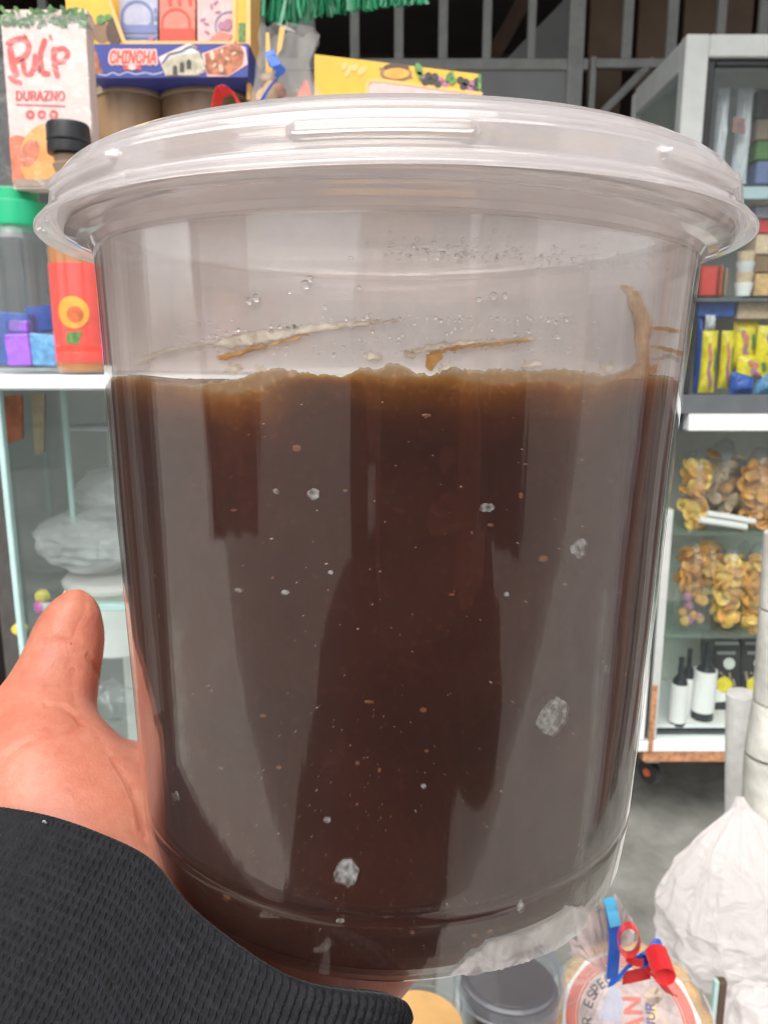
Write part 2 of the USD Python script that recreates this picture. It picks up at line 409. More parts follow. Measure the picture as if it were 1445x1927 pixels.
M['silver_film'] = mat('silver_pouch', (0.62, 0.62, 0.66), 0.25, 0.1, 20, 0.8, 30, 0.01)
M['cream'] = mat('cream_custard', (0.72, 0.42, 0.16), 0.35, 0.1, 40)
M['cookie'] = mat('biscuit', (0.58, 0.36, 0.16), 0.6, 0.3, 70, 0.5)
M['paper'] = mat('white_paper', (0.80, 0.78, 0.77), 0.5, 0.03, 30)
M['navy_ink'] = mat('navy_ink', (0.05, 0.06, 0.28), 0.5, 0.1, 30)
M['ink'] = mat('dark_ink', (0.06, 0.05, 0.06), 0.5, 0.1, 30)
M['fabric_black'] = mat('black_cloth', (0.016, 0.016, 0.02), 0.9, 0.3, 300)
M['jeans'] = mat('dark_trousers', (0.03, 0.035, 0.06), 0.9, 0.3, 200)
M['hair'] = mat('dark_hair', (0.02, 0.014, 0.01), 0.45, 0.4, 150, 0.6)

# ------------------------------------------------------------------ the tub's shape (z = 0 at the camera's height)
TUB_R = np.array(trimesh.transformations.euler_matrix(math.radians(-2.02), math.radians(0.92), 0, 'rxyz')[:3, :3])
TUB_O = np.array([0.00204, 0.162, ZC])
def tub_w(v):
    return np.asarray(v, float) @ TUB_R.T + TUB_O
def tub_mesh(m):
    return trimesh.Trimesh(tub_w(m.vertices), m.faces, process=False)
def r_wall(z):                            # centre line of the wall
    return 0.0571 - (0.017 - np.asarray(z, float)) * 0.0472
def on_wall(px, py, dr):
    """Where the line of sight meets the tub's front wall, dr outside its centre line. Returns (theta, z) of the tub."""
    o = (np.array([0, 0, ZC]) - TUB_O) @ TUB_R
    d = ray(px, py) @ TUB_R
    # |o_xy + s d_xy| = r0 + k (o_z + s d_z)
    k = 0.0472; r0 = float(r_wall(0)) + dr
    a = d[0] ** 2 + d[1] ** 2 - (k * d[2]) ** 2
    rz = r0 + k * o[2]
    b = 2 * (o[0] * d[0] + o[1] * d[1]) - 2 * k * d[2] * rz
    c = o[0] ** 2 + o[1] ** 2 - rz ** 2
    q = b * b - 4 * a * c
    s = (-b - math.sqrt(q)) / (2 * a) if q > 0 else -b / (2 * a)
    p = o + s * d
    return math.atan2(p[1], p[0]), p[2]
def wall_pt(th, z, dr):
    r = r_wall(z) + dr
    return np.stack([r * np.cos(th), r * np.sin(th), np.broadcast_to(z, np.shape(th))], -1)

# ------------------------------------------------------------------ the setting
obj('ground', bx(-40, 40, -40, 30, -0.2, -0.004), M['pavement'], kind='structure')
obj('stall_floor', bx(-4, 4, 0.25, 5.0, -0.1, 0.0), M['concrete'], kind='structure')
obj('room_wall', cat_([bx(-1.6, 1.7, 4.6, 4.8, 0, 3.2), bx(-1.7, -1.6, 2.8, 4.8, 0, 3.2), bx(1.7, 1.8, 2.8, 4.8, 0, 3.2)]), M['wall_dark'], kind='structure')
ADDED_BOARD = [(0.05, 0.035, 0.03), (0.30, 0.27, 0.25), (0.10, 0.03, 0.025), (0.45, 0.42, 0.40), (0.07, 0.06, 0.06), (0.22, 0.12, 0.08), (0.36, 0.34, 0.36)]
for k, c in enumerate(ADDED_BOARD): M['board%d' % k] = mat('added_side_board_%d' % k, c, .6, .2, 14)
for side, x0 in (('added_side_wall', -1.35), ('added_side_wall', 1.80)):  # unseen board walls, added so the tub edges mirror dark streaks
    w_ = tag(UsdGeom.Xform.Define(stage, path_for('/World', side)).GetPrim(), kind='structure')
    y, k = 0.35, 0 if x0 < 0 else 3
    while y < 2.70:
        d_ = 0.09 + 0.10 * ((k * 37) % 7) / 7
        obj('board', bx(x0 - .01, x0 + .01, y, y + d_ - .004, .05, 2.55, .002), M['board%d' % ((k * 3 + 1) % 7)], w_)
        y += d_; k += 1
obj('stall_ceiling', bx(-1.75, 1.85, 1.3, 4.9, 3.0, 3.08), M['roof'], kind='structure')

# ------------------------------------------------------------------ the tub of pudding in the hand
def wob(T, Z):
    return 0.00010 * np.sin(3 * T + 60 * Z + 0.4) + 0.00006 * np.sin(7 * T - 90 * Z) + 0.00003 * np.sin(17 * T + 40 * Z)
cup_line = [(0, -0.1026), (0.040, -0.1026), (0.0475, -0.1030), (0.0495, -0.1028), (0.0508, -0.1014), (0.0516, -0.0950),
            (0.0520, -0.0916), (0.05175, -0.0909), (0.0518, -0.0900), (0.0521, -0.0890)] + \
           [(float(r_wall(z)), z) for z in np.linspace(-0.086, 0.0165, 26)] + \
           [(0.0580, 0.0180), (0.0600, 0.0186), (0.0618, 0.0194), (0.0626, 0.0210), (0.0622, 0.0228), (0.0606, 0.0238), (0.0592, 0.0236)]
rim_line, cup_line = cup_line[-8:], cup_line[:-7]
tub = thing('plastic_tub', 'tall clear plastic tub full of dark brown pudding, held up close in a hand', 'tub', TUB_O)
obj('container_wall', tub_mesh(lathe(shell_profile(cup_line, 0.0008), 288, wob)), M['cup'], tub, smooth=40)
obj('rim', tub_mesh(lathe(shell_profile(rim_line, 0.0009), 288, wob)), M['rim'], tub, smooth=40)
# water drops on the inside of the wall
drops = []
def drop(px, py, r, dr=-0.0006):
    th, z = on_wall(px, py, dr)
    p = tub_w(wall_pt(np.array(th), z, dr))
    m = trimesh.creation.icosphere(1)
    s = np.array([r, r * 0.55, r * random.uniform(0.75, 1.25)])
    drops.append(trimesh.Trimesh((np.array(m.vertices) * s) @ rotm([0, 0, 1], math.degrees(th) + 90).T + p, m.faces, process=False))
for k in range(190):
    x = random.gauss(980, 130); drop(x, 478 + 0.00003 * (x - 980) ** 2 + random.gauss(0, 12) + (x - 980) * 0.05, random.uniform(0.00008, 0.00030))
for k in range(40):
    drop(random.uniform(740, 900), random.gauss(472, 8), random.uniform(0.00010, 0.0003))
for k in range(110):
    x = random.uniform(380, 1080); drop(x, 600 + random.gauss(0, 5) + max(0, 640 - x) * 0.14, random.uniform(0.00010, 0.00032))
for k in range(170):
    drop(random.uniform(330, 1150), random.uniform(600, 668), random.uniform(0.00008, 0.00028))
for x, y, r in [(575, 535, .0007), (583, 524, .0005), (545, 549, .0003), (468, 566, .0005), (482, 560, .0006), (675, 541, .0003), (900, 563, .0005),
                (928, 556, .0006), (950, 556, .0004), (660, 486, .0004), (612, 578, .0003), (1030, 602, .0004), (1065, 600, .0004), (1048, 632, .0004)]:
    drop(x, y, r)
obj('droplets', cat_(drops), M['drop'], tub, smooth=True, label='beads of water on the inside of the wall', kind='stuff')

mz = np.linspace(-0.0045, 0.0215, 40)
mist_t = np.linspace(-PI, PI, 361)
mist_top = np.interp(mist_t, [-PI, PI], [0, 0])
mist = np.stack([[tub_w(wall_pt(np.array(t), z, -0.0013)) for z in mz] for t in mist_t])
obj('condensation', grid_mesh(mist), M['mist'], tub, smooth=True, label='thin mist of condensation inside the wall above the pudding', kind='stuff')
lid_line = [(0, 0.0238), (0.045, 0.0238), (0.0528, 0.0235), (0.0542, 0.0230), (0.0550, 0.0245), (0.0557, 0.0275), (0.0566, 0.0290), (0.0578, 0.0295),
            (0.0595, 0.0292), (0.0615, 0.0280), (0.0628, 0.0264), (0.0632, 0.0256)] + [(0.0633 + (0.0254 - z) * 0.10, z) for z in np.linspace(0.0255, 0.0224, 26)] + \
           [(0.0637, 0.0220), (0.0641, 0.0217), (0.0641, 0.0214), (0.0646, 0.02105), (0.0651, 0.0210), (0.0655, 0.0205), (0.0661, 0.0199)]
LID_R = TUB_R @ rotm([0, 1, 0], -0.8)
def lid_mesh(m):
    return trimesh.Trimesh(np.asarray(m.vertices) @ LID_R.T + TUB_O, m.faces, process=False)
SLOTS = [-1.606 + k * PI / 4 for k in range(8)]
def lid_wob(T, Z):
    o = 0.00008 * np.sin(5 * T + 1) + 0.00006 * np.sin(11 * T + 300 * Z)
    for c in SLOTS:                                     # long beads pressed out of the lid's side
        x = np.abs((T - c + PI) % (2 * PI) - PI) * 0.064
        L, zc, hz = 0.0104, 0.02435, 0.0006
        dx = np.maximum(x - L, 0); dist = np.sqrt(dx ** 2 + (Z - zc) ** 2)
        o = o + 0.0013 * np.clip((hz + 0.0005 - dist) / 0.0005, 0, 1) ** 0.7 * (Z > 0.0226) * (Z < 0.0258)
    return o
lid = thing('tub_lid', 'milky clear snap-on lid with wide rim and pressed slots, closing the tub of pudding', 'lid', tub_w([0, 0, 0.024]))
obj('lid_shell', lid_mesh(lathe(shell_profile(lid_line, 0.0007), 900, lid_wob)), M['lid'], lid, smooth=45)
def wall_cyl(T, Z, R):
    return np.stack([R * np.cos(T), R * np.sin(T), Z], -1)

# ---- the pudding
EDGE = [(180, 742), (200, 722), (215, 712), (240, 708), (262, 706), (275, 716), (300, 724), (330, 726), (370, 723), (410, 720), (440, 716), (460, 708), (480, 700),
        (500, 696), (530, 694), (570, 700), (600, 704), (640, 706), (665, 700), (680, 690), (690, 688), (705, 694), (720, 688), (740, 682), (760, 688), (775, 698),
        (790, 702), (815, 706), (835, 698), (855, 692), (900, 695), (960, 694), (985, 697), (1000, 698), (1030, 693), (1080, 695), (1120, 700), (1140, 706), (1160, 702), (1185, 690), (1200, 684), (1215, 690), (1226, 706), (1250, 705),
        (1268, 712), (1280, 722), (1290, 745)]
et, ez = [], []
for x, y in EDGE:
    t, z = on_wall(x, y, -0.0006)
    et.append(t); ez.append(z)
N_T, N_Z = 1000, 150
TH = np.linspace(-PI, PI, N_T, endpoint=False)
base_top = np.interp(TH, et, ez, left=-0.0058, right=-0.0058)
rag = 0.0005 * (meshkit.fbm(np.c_[TH * 45, TH * 0, TH * 0], 4, 3) - 0.5) + 0.0007 * (meshkit.fbm(np.c_[TH * 160, TH * 0 + 5, TH * 0], 3, 9) - 0.5)
ZTOP = base_top + rag
ZB = -0.1019
def inner_r(z):                            # inside face of the wall, following the groove
    z = np.asarray(z, float)
    zz = np.array([-0.1022, -0.1008, -0.0950, -0.0916, -0.0909, -0.0900, -0.0890, -0.086, 0.017])
    rr = np.array([0.0490, 0.0506, 0.0516, 0.0520, 0.05175, 0.0518, 0.0521, float(r_wall(-0.086)), 0.0571])
    return np.interp(z, zz, rr) - 0.00062
S = np.linspace(0, 1, N_Z)
Zg = ZB + (ZTOP[:, None] - ZB) * (1 - (1 - S[None]) ** 1.0)
Tg = np.repeat(TH[:, None], N_Z, 1)
Rg = inner_r(Zg) + wob(Tg, Zg)
# ripples where the pudding does not quite touch the wall; a hollow low on the right
fb = meshkit.fbm(np.stack([np.cos(Tg) * 9, np.sin(Tg) * 9, Zg * 160], -1), 3, 11)
Rg = Rg - 0.00005 - 0.0004 * np.clip(fb - 0.52, 0, 1)
HOLL = [(828, 1862), (850, 1842), (868, 1822), (884, 1800), (905, 1790), (915, 1776), (945, 1766), (1000, 1752), (1045, 1728), (1075, 1706), (1098, 1706), (1108, 1722),
        (1112, 1745), (1125, 1760), (1160, 1740), (1160, 1900), (828, 1900)]
ht = np.array([on_wall(x, y, -0.0006) for x, y in HOLL])
hp = Polygon(ht).buffer(0)
near = (Zg < -0.085) & (np.abs(Tg + 1.2) < 0.9)
di = np.zeros_like(Rg)
ii = np.where(near)
pts = shapely.points(Tg[ii] * 1.0 + 0.02 * (meshkit.fbm(np.c_[Tg[ii] * 60, Zg[ii] * 900, Tg[ii] * 0], 3, 5) - 0.5), Zg[ii])
sd = np.where(shapely.contains(hp, pts), shapely.distance(hp.boundary, pts), 0)
di[ii] = np.clip(sd / 0.004, 0, 1)
Rg = Rg - 0.005 * np.sqrt(di)
# the rounded lip and the top surface
V = np.stack([Rg * np.cos(Tg), Rg * np.sin(Tg), Zg], -1)
tops = []
for k, q in enumerate((0.985, 0.93, 0.8, 0.6, 0.4, 0.2, 0.02)):
    R = Rg[:, -1] * q
    zt = ZTOP * max(0, 1 - (1 - q) * 9) + (-0.0062 + 0.0006 * np.sin(3 * TH + q * 9)) * min(1, (1 - q) * 9)
    tops.append(np.stack([R * np.cos(TH), R * np.sin(TH), zt], -1))
bots = [np.stack([Rg[:, 0] * q * np.cos(TH), Rg[:, 0] * q * np.sin(TH), np.full(N_T, ZB)], -1) for q in (0.02, 0.5, 0.97)]
V = np.concatenate([np.stack(bots, 1), V, np.stack(tops, 1)], 1)
V = np.concatenate([V, V[:1]], 0)
pud_mesh = grid_mesh(V); pud_mesh.merge_vertices()
M['pudding'] = usdkit.material(stage, '/World/Looks/brown_pudding', {
    'tc': ('texture_coordinate', {}), 'sx': ('separate_xyz', {}),
    'n1': ('noise_texture', {'scale': 45.0, 'detail': 5.0}), 'n2': ('noise_texture', {'scale': 900.0, 'detail': 2.0}),
    'w': ('math', {'math_type': 'multiply_add', 'value2': 0.012, 'value3': -0.006}), 'zz': ('math', {'math_type': 'add'}),
    'mr': ('map_range', {'from_min': -0.0135, 'from_max': -0.0036, 'to_min': 0.0, 'to_max': 1.0, 'clamp': True}),
    'rp': ('rgb_ramp', {'ramp': [(0.0, (0.034, 0.0112, 0.0075)), (0.45, (0.046, 0.0150, 0.0075)), (0.80, (0.100, 0.040, 0.010)), (0.93, (0.15, 0.080, 0.024)), (1.0, (0.19, 0.135, 0.085))]}),
    'r2': ('rgb_ramp', {'ramp': [(0.3, (0.75, 0.72, 0.72)), (0.7, (1.3, 1.2, 1.12))]}),
    'r3': ('rgb_ramp', {'ramp': [(0.55, (1, 1, 1)), (0.8, (1.6, 1.55, 1.5))]}),
    'm': ('mix', {'mix_type': 'multiply', 'fac': 1.0}), 'm2': ('mix', {'mix_type': 'multiply', 'fac': 1.0}),
    'b': ('bump', {'strength': 0.08, 'distance': 0.0003}),
    'p': ('principled_bsdf', {'roughness': 0.4, 'specular_ior_level': 0.15, 'subsurface_weight': 0.25, 'subsurface_radius': (1.0, 0.4, 0.2), 'subsurface_scale': 0.004})},
    [('tc.object', 'sx.vector'), ('tc.object', 'n1.vector'), ('tc.object', 'n2.vector'), ('n1.fac', 'w.value1'), ('sx.z', 'zz.value1'), ('w.value', 'zz.value2'),
     ('zz.value', 'mr.value'), ('mr.result', 'rp.fac'), ('n1.fac', 'r2.fac'), ('n2.fac', 'r3.fac'), ('rp.color', 'm.color1'), ('r2.color', 'm.color2'),
     ('m.color', 'm2.color1'), ('r3.color', 'm2.color2'), ('m2.color', 'p.base_color'), ('n2.fac', 'b.height'), ('b.normal', 'p.normal')], surface='p.BSDF')
M['smear'] = usdkit.material(stage, '/World/Looks/pudding_smear', {
    'tc': ('texture_coordinate', {}), 'n': ('noise_texture', {'scale': 300.0, 'detail': 4.0}),
    'r': ('rgb_ramp', {'ramp': [(0.3, (0.40, 0.19, 0.06)), (0.5, (0.62, 0.37, 0.15)), (0.7, (0.85, 0.64, 0.40))]}),
    'b': ('bump', {'strength': 0.6, 'distance': 0.0006}),
    'p': ('principled_bsdf', {'roughness': 0.3}), 'tl': ('translucent_bsdf', {}), 'tr': ('transparent_bsdf', {'color': (1.0, 0.9, 0.75)}),
    'm': ('mix_closure', {'fac': 0.45}), 'm2': ('mix_closure', {}), 'sx': ('separate_xyz', {}), 'mr': ('map_range', {'from_min': 0.0, 'from_max': 0.75, 'to_min': 1.0, 'to_max': 0.10, 'clamp': True})},
    [('tc.object', 'n.vector'), ('n.fac', 'r.fac'), ('r.color', 'p.base_color'), ('r.color', 'tl.color'), ('n.fac', 'b.height'), ('b.normal', 'p.normal'),
     ('p.BSDF', 'm.closure1'), ('tl.BSDF', 'm.closure2'), ('m.closure', 'm2.closure1'), ('tr.BSDF', 'm2.closure2'), ('tc.UV', 'sx.vector'), ('sx.x', 'mr.value'), ('mr.result', 'm2.fac')], surface='m2.closure')
M['smear_thin'] = usdkit.material(stage, '/World/Looks/thin_residue', {
    'tc': ('texture_coordinate', {}), 'n': ('noise_texture', {'scale': 420.0, 'detail': 4.0}),
    'r': ('rgb_ramp', {'ramp': [(0.35, (0.45, 0.38, 0.28)), (0.65, (0.75, 0.70, 0.62))]}),
    'b': ('bump', {'strength': 0.8, 'distance': 0.0006}),
    'p': ('principled_bsdf', {'roughness': 0.25}), 'tr': ('transparent_bsdf', {'color': (0.95, 0.92, 0.88)}), 'm': ('mix_closure', {}), 'sx': ('separate_xyz', {}), 'mr': ('map_range', {'from_min': 0.0, 'from_max': 0.9, 'to_min': 1.0, 'to_max': 0.40, 'clamp': True})},
    [('tc.object', 'n.vector'), ('n.fac', 'r.fac'), ('r.color', 'p.base_color'), ('n.fac', 'b.height'), ('b.normal', 'p.normal'),
     ('p.BSDF', 'm.closure1'), ('tr.BSDF', 'm.closure2'), ('tc.UV', 'sx.vector'), ('sx.x', 'mr.value'), ('mr.result', 'm.fac')], surface='m.closure')
M['pocket'] = usdkit.material(stage, '/World/Looks/painted_sheen_film', {  # whitish reflection at the tub foot, painted as colour
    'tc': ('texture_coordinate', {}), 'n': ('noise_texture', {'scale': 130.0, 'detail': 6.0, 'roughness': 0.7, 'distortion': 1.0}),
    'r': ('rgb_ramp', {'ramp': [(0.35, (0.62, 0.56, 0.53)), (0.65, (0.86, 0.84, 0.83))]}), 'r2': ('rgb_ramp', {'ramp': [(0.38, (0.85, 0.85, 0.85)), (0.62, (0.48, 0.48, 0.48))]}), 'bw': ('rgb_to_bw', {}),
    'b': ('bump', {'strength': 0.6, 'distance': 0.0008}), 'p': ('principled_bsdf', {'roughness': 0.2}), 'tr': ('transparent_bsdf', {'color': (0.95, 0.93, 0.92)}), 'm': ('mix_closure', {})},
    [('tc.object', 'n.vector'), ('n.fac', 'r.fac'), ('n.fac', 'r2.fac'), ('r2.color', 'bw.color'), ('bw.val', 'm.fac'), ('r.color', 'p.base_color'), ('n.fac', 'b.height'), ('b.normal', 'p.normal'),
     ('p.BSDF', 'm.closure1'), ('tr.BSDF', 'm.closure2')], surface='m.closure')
M['seed'] = usdkit.material(stage, '/World/Looks/white_seed', {
    'tc': ('texture_coordinate', {}), 'n': ('noise_texture', {'scale': 1000.0, 'detail': 5.0}),
    'r': ('rgb_ramp', {'ramp': [(0.35, (0.20, 0.16, 0.13)), (0.52, (0.52, 0.50, 0.48)), (0.70, (0.92, 0.92, 0.94))]}),
    'p': ('principled_bsdf', {'roughness': 0.08, 'transmission_weight': 0.35, 'ior': 1.36, 'subsurface_weight': 0.5, 'subsurface_radius': (1.0, 0.8, 0.7), 'subsurface_scale': 0.002})},
    [('tc.object', 'n.vector'), ('n.fac', 'r.fac'), ('r.color', 'p.base_color')], surface='p.BSDF')
M['speck'] = mat('pale_speck', (0.40, 0.30, 0.22), 0.35, 0.4, 400)
M['speck_orange'] = mat('orange_fleck', (0.16, 0.060, 0.022), 0.4, 0.3, 300)

pud = thing('brown_pudding', 'thick glossy dark brown pudding with white bits, filling the clear tub', 'pudding', TUB_O)
obj('pudding_body', tub_mesh(pud_mesh), M['pudding'], pud, smooth=60)
def patch(outline, dr0, th, noise_px=2.5, seed=1, step=1.7, soft=6.0):
    """A smear on the inside of the wall with the outline given where one sees it, th thick."""
    g = Polygon(outline).buffer(0)
    c = np.array(g.exterior.segmentize(3.0).coords)[:-1]
    nn = meshkit.fbm(np.c_[c * 0.16, np.zeros(len(c))], 4, seed) - 0.5
    n2 = meshkit.fbm(np.c_[c * 0.16, np.ones(len(c)) * 9], 4, seed + 5) - 0.5
    g = Polygon(c + np.c_[nn, n2] * noise_px * 6.5).buffer(0)
    out = []; uvs = []
    for q in getattr(g, 'geoms', [g]):
        if q.area < 4:
            continue
        v, f = trimesh.creation.triangulate_polygon(q, engine='earcut')
        t = trimesh.Trimesh(np.c_[v, np.zeros(len(v))], f, process=False)
        for _ in range(8):
            e = t.edges_unique_length.max()
            if e < step * 2.5 or len(t.faces) > 30000:
                break
            t = t.subdivide_to_size(step * 2.5, max_iter=12)
        v2, f2 = np.array(t.vertices)[:, :2], np.array(t.faces)
        dist = shapely.distance(q.boundary, shapely.points(v2))
        bump = np.clip(dist / 6.0, 0, 1) ** 0.5 * (0.6 + 0.8 * meshkit.fbm(np.c_[v2 * 0.08, np.zeros(len(v2))], 3, seed))
        tz = np.array([on_wall(x, y, dr0) for x, y in v2])
        a = wall_pt(tz[:, 0], tz[:, 1], dr0)
        b = wall_pt(tz[:, 0], tz[:, 1], dr0 - th * bump - 0.00003)
        n = len(v2)
        e_ = np.clip(dist / soft, 0, 1) * (0.55 + 0.9 * meshkit.fbm(np.c_[v2 * 0.15, np.ones(len(v2)) * 4], 3, seed + 2))
        uvs.append(np.tile(np.c_[np.clip(e_, 0, 1), np.zeros(n)], (2, 1)))
        out.append(trimesh.Trimesh(np.vstack([a, b]), np.vstack([f2, f2[:, ::-1] + n]), process=False))
    PATCH_UV.append(np.vstack(uvs))
    return tub_mesh(cat_(out))
PATCH_UV = []
IN = -0.00062
def band(mid, w):
    return list(np.array(LineString(mid).buffer(w, 4).exterior.coords))
sm = obj('smear', patch([(1168, 536), (1190, 540), (1206, 556), (1216, 580), (1226, 604), (1224, 640), (1222, 668), (1226, 690), (1240, 684), (1236, 700), (1218, 712),
        (1180, 716), (1160, 712), (1190, 694), (1202, 680), (1200, 640), (1196, 606), (1186, 580), (1180, 556)], IN, 0.0009, 1.6, 3), M['smear'], pud, smooth=True, uv=PATCH_UV[-1],
        label='thick orange brown smear running up the wall')
obj('smear', patch([(405, 668), (440, 660), (480, 650), (520, 640), (560, 630), (590, 626), (560, 638), (510, 652), (470, 664), (430, 676), (412, 680)], IN, 0.0006, 1.6, 4), M['smear'], pud, smooth=True, uv=PATCH_UV[-1])
obj('smear', patch([(803, 664), (820, 660), (860, 650), (920, 644), (990, 636), (1000, 642), (930, 650), (870, 656), (835, 664), (826, 684), (812, 698), (800, 694)], IN, 0.0006, 1.6, 5), M['smear'], pud, smooth=True, uv=PATCH_UV[-1])
obj('residue', patch([(262, 690), (275, 668), (310, 655), (360, 645), (420, 636), (480, 622), (560, 612), (640, 604), (700, 600), (770, 600), (700, 612), (620, 622), (560, 632), (500, 646), (440, 656), (400, 650),
        (340, 656), (300, 668), (280, 682)], IN, 0.0004, 2.0, 6), M['smear_thin'], pud, smooth=True, uv=PATCH_UV[-1])
obj('residue', patch([(750, 662), (800, 648), (860, 642), (940, 636), (1000, 632), (1010, 640), (930, 646), (850, 654), (790, 664)], IN, 0.0004, 2.4, 7), M['smear_thin'], pud, smooth=True, uv=PATCH_UV[-1])
for i, (x, y, r) in enumerate([(440, 690, 15), (490, 692, 12), (705, 668, 16), (770, 664, 14), (1000, 682, 18), (1140, 690, 14), (838, 690, 12)]):
    obj('residue', patch([(x - r, y + 8), (x - r * .6, y - 8), (x, y - 3), (x + r * .7, y - 10), (x + r, y + 4), (x + 2, y + 12)], IN, 0.0005, 2.4, 20 + i), M['smear_thin'], pud, smooth=True, uv=PATCH_UV[-1])
obj('residue', patch(band([(1228, 618), (1255, 618), (1275, 624)], 4), IN, 0.0005, 1.4, 31), M['smear'], pud, smooth=True, uv=PATCH_UV[-1])
obj('residue', patch(band([(1230, 652), (1262, 658), (1290, 668)], 4), IN, 0.0005, 1.4, 32), M['smear'], pud, smooth=True, uv=PATCH_UV[-1])
obj('residue', patch(band([(1232, 676), (1262, 668), (1284, 684)], 4), IN, 0.0005, 1.4, 33), M['smear_thin'], pud, smooth=True, uv=PATCH_UV[-1])
obj('painted_pocket_sheen', patch([(845, 1836), (868, 1818), (884, 1800), (905, 1790), (915, 1776), (945, 1766), (1000, 1752), (1045, 1728), (1075, 1706), (1098, 1706), (1108, 1722), (1110, 1738), (1090, 1758), (1050, 1786), (1000, 1808), (940, 1826), (890, 1836)], IN - 0.0002, 0.0002, 1.0, 50), M['pocket'], pud, smooth=True, uv=PATCH_UV[-1], label='reflected light painted pale over the air pocket low between the pudding and the wall')  # pale patch stands in for light reflected in the hollow
SEEDS = [(1042, 1345, 36, 44, 30), (653, 1645, 25, 34, 5), (1087, 1031, 22, 23, -30), (590, 930, 12, 11, 10), (520, 925, 7, 5, 30), (915, 955, 16, 8, -8), (334, 1498, 10, 14, -10),
         (1140, 1258, 6, 9, 10), (980, 1706, 8, 12, 30), (640, 1734, 10, 5, 0), (622, 1077, 5, 4, 0), (448, 1111, 8, 4, 10), (536, 1115, 8, 5, -10), (615, 1544, 8, 6, 0),
         (797, 1480, 6, 5, 0), (952, 1118, 5, 5, 0)]
for i, (x, y, rx, rz, rot) in enumerate(SEEDS):
    th, z = on_wall(x, y, IN)
    k = 0.1045 / FPX * 1.04
    m = ellipsoid((0, 0, 0), (rx * k, 0.0011, rz * k), 3, 0.45, 40 + i)
    v = np.array(m.vertices) @ rotm([0, 1, 0], rot).T @ rotm([0, 0, 1], math.degrees(th) + 90).T
    c = wall_pt(np.array(th), z, IN - 0.00025)
    r = np.hypot(v[:, 0] + c[0], v[:, 1] + c[1]); lim = inner_r(v[:, 2] + c[2]) + wob(np.arctan2(v[:, 1] + c[1], v[:, 0] + c[0]), v[:, 2] + c[2]) - 0.00001
    s = np.minimum(1, lim / r)
    w = np.c_[(v[:, 0] + c[0]) * s, (v[:, 1] + c[1]) * s, v[:, 2] + c[2]]
    obj('seed', tub_mesh(trimesh.Trimesh(w, m.faces, process=False)), M['seed'], pud, smooth=35)
def flecks(n, size, fn, seed):
    rg = random.Random(seed); out = []
    for k in range(n):
        x, y = fn(rg)
        th, z = on_wall(x, y, IN)
        if z > -0.007 or z < -0.098:
            continue
        r = size * rg.choice([0.5, 0.7, 0.8, 1, 1.3])
        m = trimesh.creation.icosphere(0)
        rr = float(inner_r(z)) + float(wob(th, z))
        out.append(trimesh.Trimesh((np.array(m.vertices) * [r * rg.uniform(.6, 2.0), r * 0.25, r * rg.uniform(.5, 1.2)]) @ rotm([0, 0, 1], math.degrees(th) + 90).T
                                   + np.array([(rr - 0.00004) * math.cos(th), (rr - 0.00004) * math.sin(th), z]), m.faces, process=False))
    return tub_mesh(cat_(out))
obj('pale_flecks', flecks(190, 0.00010, lambda g: (g.uniform(260, 1230), g.uniform(730, 1850)), 1), M['speck'], pud, kind='stuff')
obj('pale_flecks', flecks(240, 0.00007, lambda g: (g.gauss(620, 200), g.gauss(1560, 160)), 2), M['speck'], pud, kind='stuff')
obj('orange_flecks', flecks(34, 0.00040, lambda g: (g.uniform(280, 1180), g.uniform(760, 1840)), 3), M['speck_orange'], pud, kind='stuff')

# ------------------------------------------------------------------ the person who holds the tub (arm and hand in view, the rest mirrored in the tub)
O = np.array([0, 0, ZC])
def T_(px, py, t): return AT(px, py, t)
def smooth(man, edge, it, keep=None):
    t = tri(man.refine_to_length(edge))
    trimesh.smoothing.filter_taubin(t, 0.5, -0.52, iterations=it)
    return t
def as_man(t):
    return Manifold(m3.Mesh(np.ascontiguousarray(t.vertices, np.float32), np.ascontiguousarray(t.faces, np.uint32)))
W0 = O + [-0.048, 0.128, -0.140]           # left wrist
ELB = O + [-0.16, -0.06, -0.33]
thumb = chain([T_(143, 1147, .203), T_(131, 1188, .204), T_(118, 1246, .203), T_(92, 1318, .199), T_(62, 1395, .192), T_(92, 1500, .183), T_(150, 1600, .176)],
              [.0060, .0092, .0102, .0117, .0150, .0205, .0215], 28)
palm = Manifold.batch_hull([sph(p, r, 20) for p, r in ((T_(110, 1530, .184), .019), (T_(200, 1640, .180), .020), (W0 + [0.012, 0.0, 0.0], .021), (W0 + [-0.006, .004, 0.004], .021),
                                                       (O + [-0.020, .195, -.134], .0125), (O + [0.012, .180, -.137], .013), (O + [-0.052, .185, -.116], .013))])
web = Manifold.batch_hull([sph(T_(95, 1490, .190), .015), sph(T_(236, 1530, .200), .009), sph(O + [-0.052, .185, -.118], .012)])
idx = chain([T_(222, 1560, .200), T_(238, 1512, .210), O + [-0.044, .236, -.103], O + [-0.016, .243, -.097]], [.0108, .0100, .0086, .0074])
mid = chain([O + [-0.030, .200, -.130], O + [-0.036, .232, -.120], O + [-0.012, .243, -.112], O + [0.014, .240, -.106]], [.0108, .0098, .0086, .0075])
rng = chain([O + [-0.006, .200, -.133], O + [-0.004, .236, -.120], O + [0.016, .238, -.106], O + [0.034, .230, -.100]], [.0105, .0094, .0084, .0073])
pin = chain([O + [0.016, .188, -.133], O + [0.030, .216, -.124], O + [0.044, .214, -.113], O + [0.052, .204, -.107]], [.0095, .0084, .0074, .0064])
wrist = chain([W0, W0 + (ELB - W0) * 0.25], [.021, .024])
hand = smooth(thumb + palm + web + idx + mid + rng + pin + wrist, 0.0013, 26)
